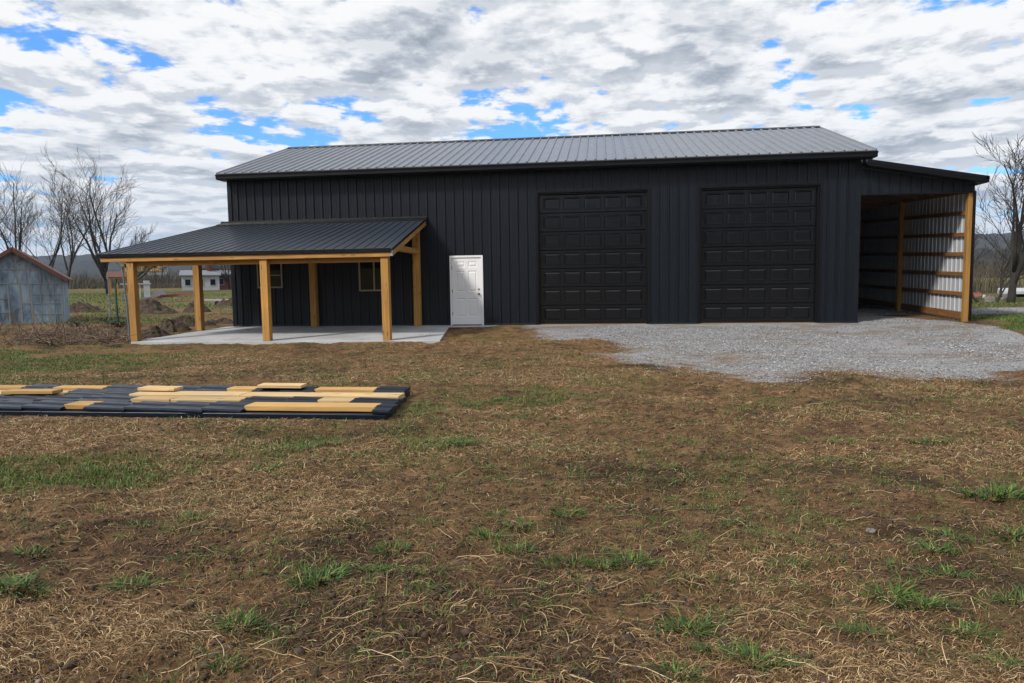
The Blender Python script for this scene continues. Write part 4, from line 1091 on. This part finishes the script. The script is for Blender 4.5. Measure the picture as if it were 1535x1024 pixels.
# placed by bearing and distance from the camera
def at(bear, dist): a = R(bear); return CX + dist * math.sin(a), CY + dist * math.cos(a)
x, y = at(-31.2, 118); t = house('house', x, y, 5.2, 5, 2.3, .9, M['f_white'], M['f_grey'], 'small white house with grey roof and red chimney seen through the porch', 'house', R(28))
MB().box(.9, 1.5, -.6, .1, 2.5, 4.6).build('chimney', M['f_brick'], t)
x, y = at(-30.6, 130); house('house', x, y, 2.4, 3, 3.4, .3, M['f_brick'], M['f_dark'], 'narrow brick building standing behind the white house', 'house', R(28), 1)
x, y = at(-29.3, 120); house('house', x, y, 4.0, 4, 2.4, .8, M['f_red'], M['f_grey'], 'faded red house partly hidden by the barn corner', 'house', R(26), 2)
x, y = at(-35.1, 210); house('house', x, y, 9, 6, 2.6, 1.2, M['f_ochre'], M['f_grey'], 'long ochre house far off, under the left end of the porch beam', 'house', R(30), 4, 5.9)
x, y = at(-34.1, 220); house('house', x, y, 5, 5, 2.2, 1.1, M['f_white'], M['f_grey'], 'tiny pale house on the slope seen mid-bay of the porch', 'house', R(30), 2, 5.2)
# timber frame
x, y = at(-36.7, 92); t = thing('timber_frame', 'small orange timber frame with pitched roof right of the big tree', 'shelter', (x, y, gzs(x, y)), R(30))
for px_, py_ in ((-.8, -.6), (.8, -.6), (-.8, .6), (.8, .6), (0, -.6)): MB().box(px_ - .09, px_ + .09, py_ - .09, py_ + .09, 0, 1.95).build('post', M['f_orange'], t)
MB().box(-1., 1., -.72, -.5, 1.9, 2.1).build('beam', M['f_orange'], t)
MB().prism([(-.9, 2.1), (.9, 2.1), (0, 2.75)], 0, -1., 1.).build('roof', M['rust_edge'], t)
# white porch-like structure
x, y = at(-35.5, 72); t = thing('white_stand', 'small white slatted stand seen beside the left front porch post', 'stand', (x, y, gzs(x, y)), R(32))
for k in range(5): MB().box(-1.0 + k * .4, -.9 + k * .4, -.05, .05, .3, 1.45).build('slat', M['f_white'], t)
MB().box(.55, 1.05, -.1, .4, .0, 1.8).build('cabinet', M['f_white'], t); MB().box(-1.3, 1.15, -.15, .5, 1.45, 1.55).build('top', M['f_white'], t); MB().box(-1.3, 1.1, -.2, .6, .15, .3).build('deck', M['f_grey'], t)
# red boards on trestles
x, y = at(-32.9, 66); t = thing('board_stack', 'stack of faded red boards propped on a trestle in the far grass', 'board stack', (x, y, gzs(x, y)), R(30))
for k in range(4): MB().bar((-1.9 + .2 * k, -.1 * k, .35 + .09 * k), (2.0 - .1 * k, .1 * k, .62 + .03 * k), .5, .07).build('board', M['f_pink'], t)
for px_ in (-1.3, .2, 1.5): MB().box(px_ - .05, px_ + .05, -.2, .2, 0, .42).build('trestle', M['batten'], t)
# grey tarp tent
x, y = at(-34.1, 78); t = MB().prism([(-.9, 0), (.9, 0), (.1, .85)], 1, -1.2, 1.2).build('tent', M['f_grey'], None, loc=(x, y, gzs(x, y) - .02)); t.rotation_euler = (0, 0, R(25)); tag(t, 'small grey peaked tarp left of the red boards', 'tarp')
# white trailer
x, y = at(-29.6, 52); t = thing('trailer', 'low white flat trailer standing near the barn corner', 'trailer', (x, y, gzs(x, y)), R(26))
MB().bar((-1.3, 0, .42), (1.3, 0, .34), .9, .12).build('bed', M['f_white'], t)
for sx in (-.5, .3):
    MB().tube([(sx, -.47, .18), (sx, -.4, .18)], [.18, .18], 12).build('wheel', M['f_dark'], t)
MB().bar((-1.3, 0, .40), (-2.1, 0, .3), .06, .06).build('tow_bar', M['f_dark'], t)
# right-hand side: low white building, rubble
x, y = at(29.9, 43); house('shelter', x, y, 2.7, 2.2, .30, .28, M['f_dark'], M['f_white'], 'low dark shelter with a white roof at the right edge behind the bare tree', 'shelter', R(-26), 0)
GR = 'rubble by the bare tree'
for k, (bx_, ds, r_, m_, lb) in enumerate(((26.5, 40, .26, M['f_brick'], 'orange brown rubble heap just right of the lean-to'), (26.9, 41, .13, M['f_white'], 'pale block on the orange rubble heap'), (26.1, 41, .22, M['f_dark'], 'dark rubble lump nearest the lean-to wall'),
                                          (27.3, 35, .24, M['stone'], 'brown rock at the foot of the dark bare tree'), (28.3, 37, .28, M['stone'], 'larger brown rock right of the bare tree'))):
    x, y = at(bx_, ds); rock('rubble', x, y, r_, m_, lb, 'rubble', 60 + k, .7, .35, GR)

# ------------------------------------------------------------------ sky, sun, air
SUN_AZ = math.atan2(-.62, -.62); SUN_EL = R(40)
w = bpy.data.worlds.new('World'); sc.world = w; w.use_nodes = True; nt = w.node_tree; nt.nodes.clear()
out = nt.nodes.new('ShaderNodeOutputWorld'); bg = nt.nodes.new('ShaderNodeBackground'); L(nt, bg.outputs[0], out.inputs[0])
sky = nt.nodes.new('ShaderNodeTexSky'); sky.sky_type = 'NISHITA'; sky.sun_disc = False
sky.sun_elevation = SUN_EL; sky.sun_rotation = SUN_AZ; sky.altitude = 200; sky.air_density = 1.; sky.dust_density = .6; sky.ozone_density = 2.
tc = nt.nodes.new('ShaderNodeTexCoord'); sp = nt.nodes.new('ShaderNodeSeparateXYZ'); L(nt, tc.outputs['Generated'], sp.inputs[0])
zz = math_(nt, 'ADD', math_(nt, 'MAXIMUM', sp.outputs[2], 0.), .11)
cb = nt.nodes.new('ShaderNodeCombineXYZ')
L(nt, math_(nt, 'DIVIDE', sp.outputs[0], zz), cb.inputs[0]); L(nt, math_(nt, 'DIVIDE', sp.outputs[1], zz), cb.inputs[1])
P_ = cb.outputs[0]
def offs(v, d):
    n = N(nt, 'ShaderNodeVectorMath', operation='ADD'); L(nt, v, n.inputs[0]); n.inputs[1].default_value = d; return n.outputs[0]
def vscale(v, k):
    n = N(nt, 'ShaderNodeVectorMath', operation='SCALE'); L(nt, v, n.inputs[0]); n.inputs['Scale'].default_value = k; return n.outputs[0]
S0 = (3.1, 7.7, 0)
def puffs(v):
    n = N(nt, 'ShaderNodeTexVoronoi', feature='SMOOTH_F1'); n.voronoi_dimensions = '2D'; n.inputs['Scale'].default_value = 5.2; n.inputs['Detail'].default_value = 3.; n.inputs['Roughness'].default_value = .55
    n.inputs['Lacunarity'].default_value = 2.3; n.inputs['Smoothness'].default_value = .6; n.normalize = True
    w_ = N(nt, 'ShaderNodeTexNoise'); w_.noise_dimensions = '2D'; w_.inputs['Scale'].default_value = 3.; w_.inputs['Detail'].default_value = 5.; L(nt, v, w_.inputs['Vector'])
    a_ = N(nt, 'ShaderNodeVectorMath', operation='MULTIPLY_ADD'); L(nt, w_.outputs['Color'], a_.inputs[0]); a_.inputs[1].default_value = (.22, .22, .22); L(nt, v, a_.inputs[2])
    L(nt, a_.outputs[0], n.inputs['Vector']); return n.outputs['Distance']
def density(v):
    big = noise(nt, offs(v, S0), 1.25, 3, .5, .4, '2D')
    det = noise(nt, offs(v, (11.3, 2.1, 0)), 4.0, 9, .60, .1, '2D')
    q_ = math_(nt, 'ADD', math_(nt, 'MULTIPLY', big, .52), math_(nt, 'MULTIPLY', det, .48))
    return math_(nt, 'SUBTRACT', math_(nt, 'ADD', q_, .165), math_(nt, 'MULTIPLY', puffs(v), .31))
d0 = density(P_)
# clearer lanes of sky
bias = None
for cx_, cy_, rx_, amp in [(-1.62, 1.97, .40, .13), (-1.38, 2.06, .30, .11), (-1.33, 2.42, .45, .13), (-1.42, 2.90, .45, .11), (-.68, 2.60, .42, .105), (-1.08, 2.72, .38, .10), (.15, 2.14, .2, .05), (.38, 2.03, .18, .06), (-.33, 2.0, .16, .03), (-1.27, 1.90, .18, .08), (1.07, 3.04, .25, .03)]:
    n = N(nt, 'ShaderNodeVectorMath', operation='DISTANCE'); L(nt, P_, n.inputs[0]); n.inputs[1].default_value = (cx_, cy_, 0)
    q = maprange(nt, n.outputs['Value'], 0., rx_, amp, 0.)
    bias = q if bias is None else math_(nt, 'ADD', bias, q)
dens = math_(nt, 'SUBTRACT', d0, bias)
cover = maprange(nt, dens, .432, .507)
thick = maprange(nt, dens, .50, .68)
d1 = density(vscale(P_, .965))                          # the same cloud a little higher up: its sunlit side
edge = maprange(nt, math_(nt, 'SUBTRACT', d0, d1), -.07, .07, 0., 1., False)
gl = noise(nt, offs(P_, (1.2, 5.5, 0)), 1.5, 4, .55)
grey = math_(nt, 'MULTIPLY', thick, maprange(nt, gl, .38, .60, .1, 1.))
lum = math_(nt, 'ADD', math_(nt, 'MULTIPLY', edge, .58), math_(nt, 'MULTIPLY_ADD', grey, -.46, .60))
CL = 8.2
ccol = ramp(nt, lum, [(.14, (.33, .37, .43)), (.42, (.50, .54, .60)), (.66, (.72, .745, .785)), (.84, (.90, .915, .935)), (1., (1., 1., 1.))])
ccol = mixc(nt, 1., ccol, (CL, CL, CL), 'MULTIPLY')
blue = mixc(nt, 1., sky.outputs[0], (.62, 1.28, 1.95), 'MULTIPLY')
# low on the horizon the layers merge into pale blue grey
hz = maprange(nt, sp.outputs[2], .0, .16, 1., 0.)
band = noise(nt, scaled(nt, tc.outputs['Generated'], (2.5, 2.5, 22)), 1.6, 5, .55, .4)
hcol = mixc(nt, maprange(nt, band, .36, .62), (.50 * CL, .60 * CL, .73 * CL), (.86 * CL, .88 * CL, .92 * CL))
col = mixc(nt, cover, blue, ccol)
col = mixc(nt, math_(nt, 'MULTIPLY', hz, .8), col, hcol)
L(nt, col, bg.inputs[0]); bg.inputs[1].default_value = .1

sun = bpy.data.lights.new('sun', 'SUN'); sun.energy = 3.1; sun.angle = R(7); sun.color = (1., .95, .88)
so = bpy.data.objects.new('sun', sun); COL.objects.link(so)
sd = Vector((math.sin(SUN_AZ) * math.cos(SUN_EL), math.cos(SUN_AZ) * math.cos(SUN_EL), math.sin(SUN_EL)))
so.rotation_euler = sd.to_track_quat('Z', 'Y').to_euler()

def haze():
    o = MB().box(-2500, 2500, -2500, 2500, -4, 190).build('haze', None) if False else None
    me = bpy.data.meshes.new('haze'); b = MB().box(-2550, 2550, -2550, 2550, -6., 210); me.from_pydata(b.v, [], b.f); me.update()
    o = bpy.data.objects.new('haze', me); COL.objects.link(o)
    m = bpy.data.materials.new('haze_air'); m.use_nodes = True; n = m.node_tree; n.nodes.clear()
    ou = n.nodes.new('ShaderNodeOutputMaterial'); v = n.nodes.new('ShaderNodeVolumePrincipled'); n.links.new(v.outputs[0], ou.inputs['Volume'])
    v.inputs['Color'].default_value = (.55, .72, 1., 1); v.inputs['Density'].default_value = .00017; v.inputs['Anisotropy'].default_value = 0.
    me.materials.append(m); tag(o, kind='stuff')
HAZE = True
if HAZE: haze()

# ------------------------------------------------------------------ camera
f_px, pitch, roll, yaw = 1041.5, .0834, -.0141, .1268
fw = Vector((-math.sin(yaw) * math.cos(pitch), math.cos(yaw) * math.cos(pitch), -math.sin(pitch)))
r0 = Vector((math.cos(yaw), math.sin(yaw), 0)); u0 = r0.cross(fw)
rt = r0 * math.cos(roll) + u0 * math.sin(roll); up = -r0 * math.sin(roll) + u0 * math.cos(roll)
cam = bpy.data.cameras.new('camera'); co = bpy.data.objects.new('camera', cam); COL.objects.link(co)
mw = Matrix(((rt.x, up.x, -fw.x, CX), (rt.y, up.y, -fw.y, CY), (rt.z, up.z, -fw.z, CZ), (0, 0, 0, 1)))
co.matrix_world = mw
cam.sensor_width = 36; cam.lens = 36 * f_px / 1535; cam.clip_start = .05; cam.clip_end = 8000
sc.camera = co

sc.view_settings.view_transform = 'Standard'; sc.view_settings.look = 'None'; sc.view_settings.gamma = 1
sc.view_settings.exposure = 0.3
sc.cycles.use_denoising = True
sc.cycles.max_bounces = 8; sc.cycles.volume_bounces = 1
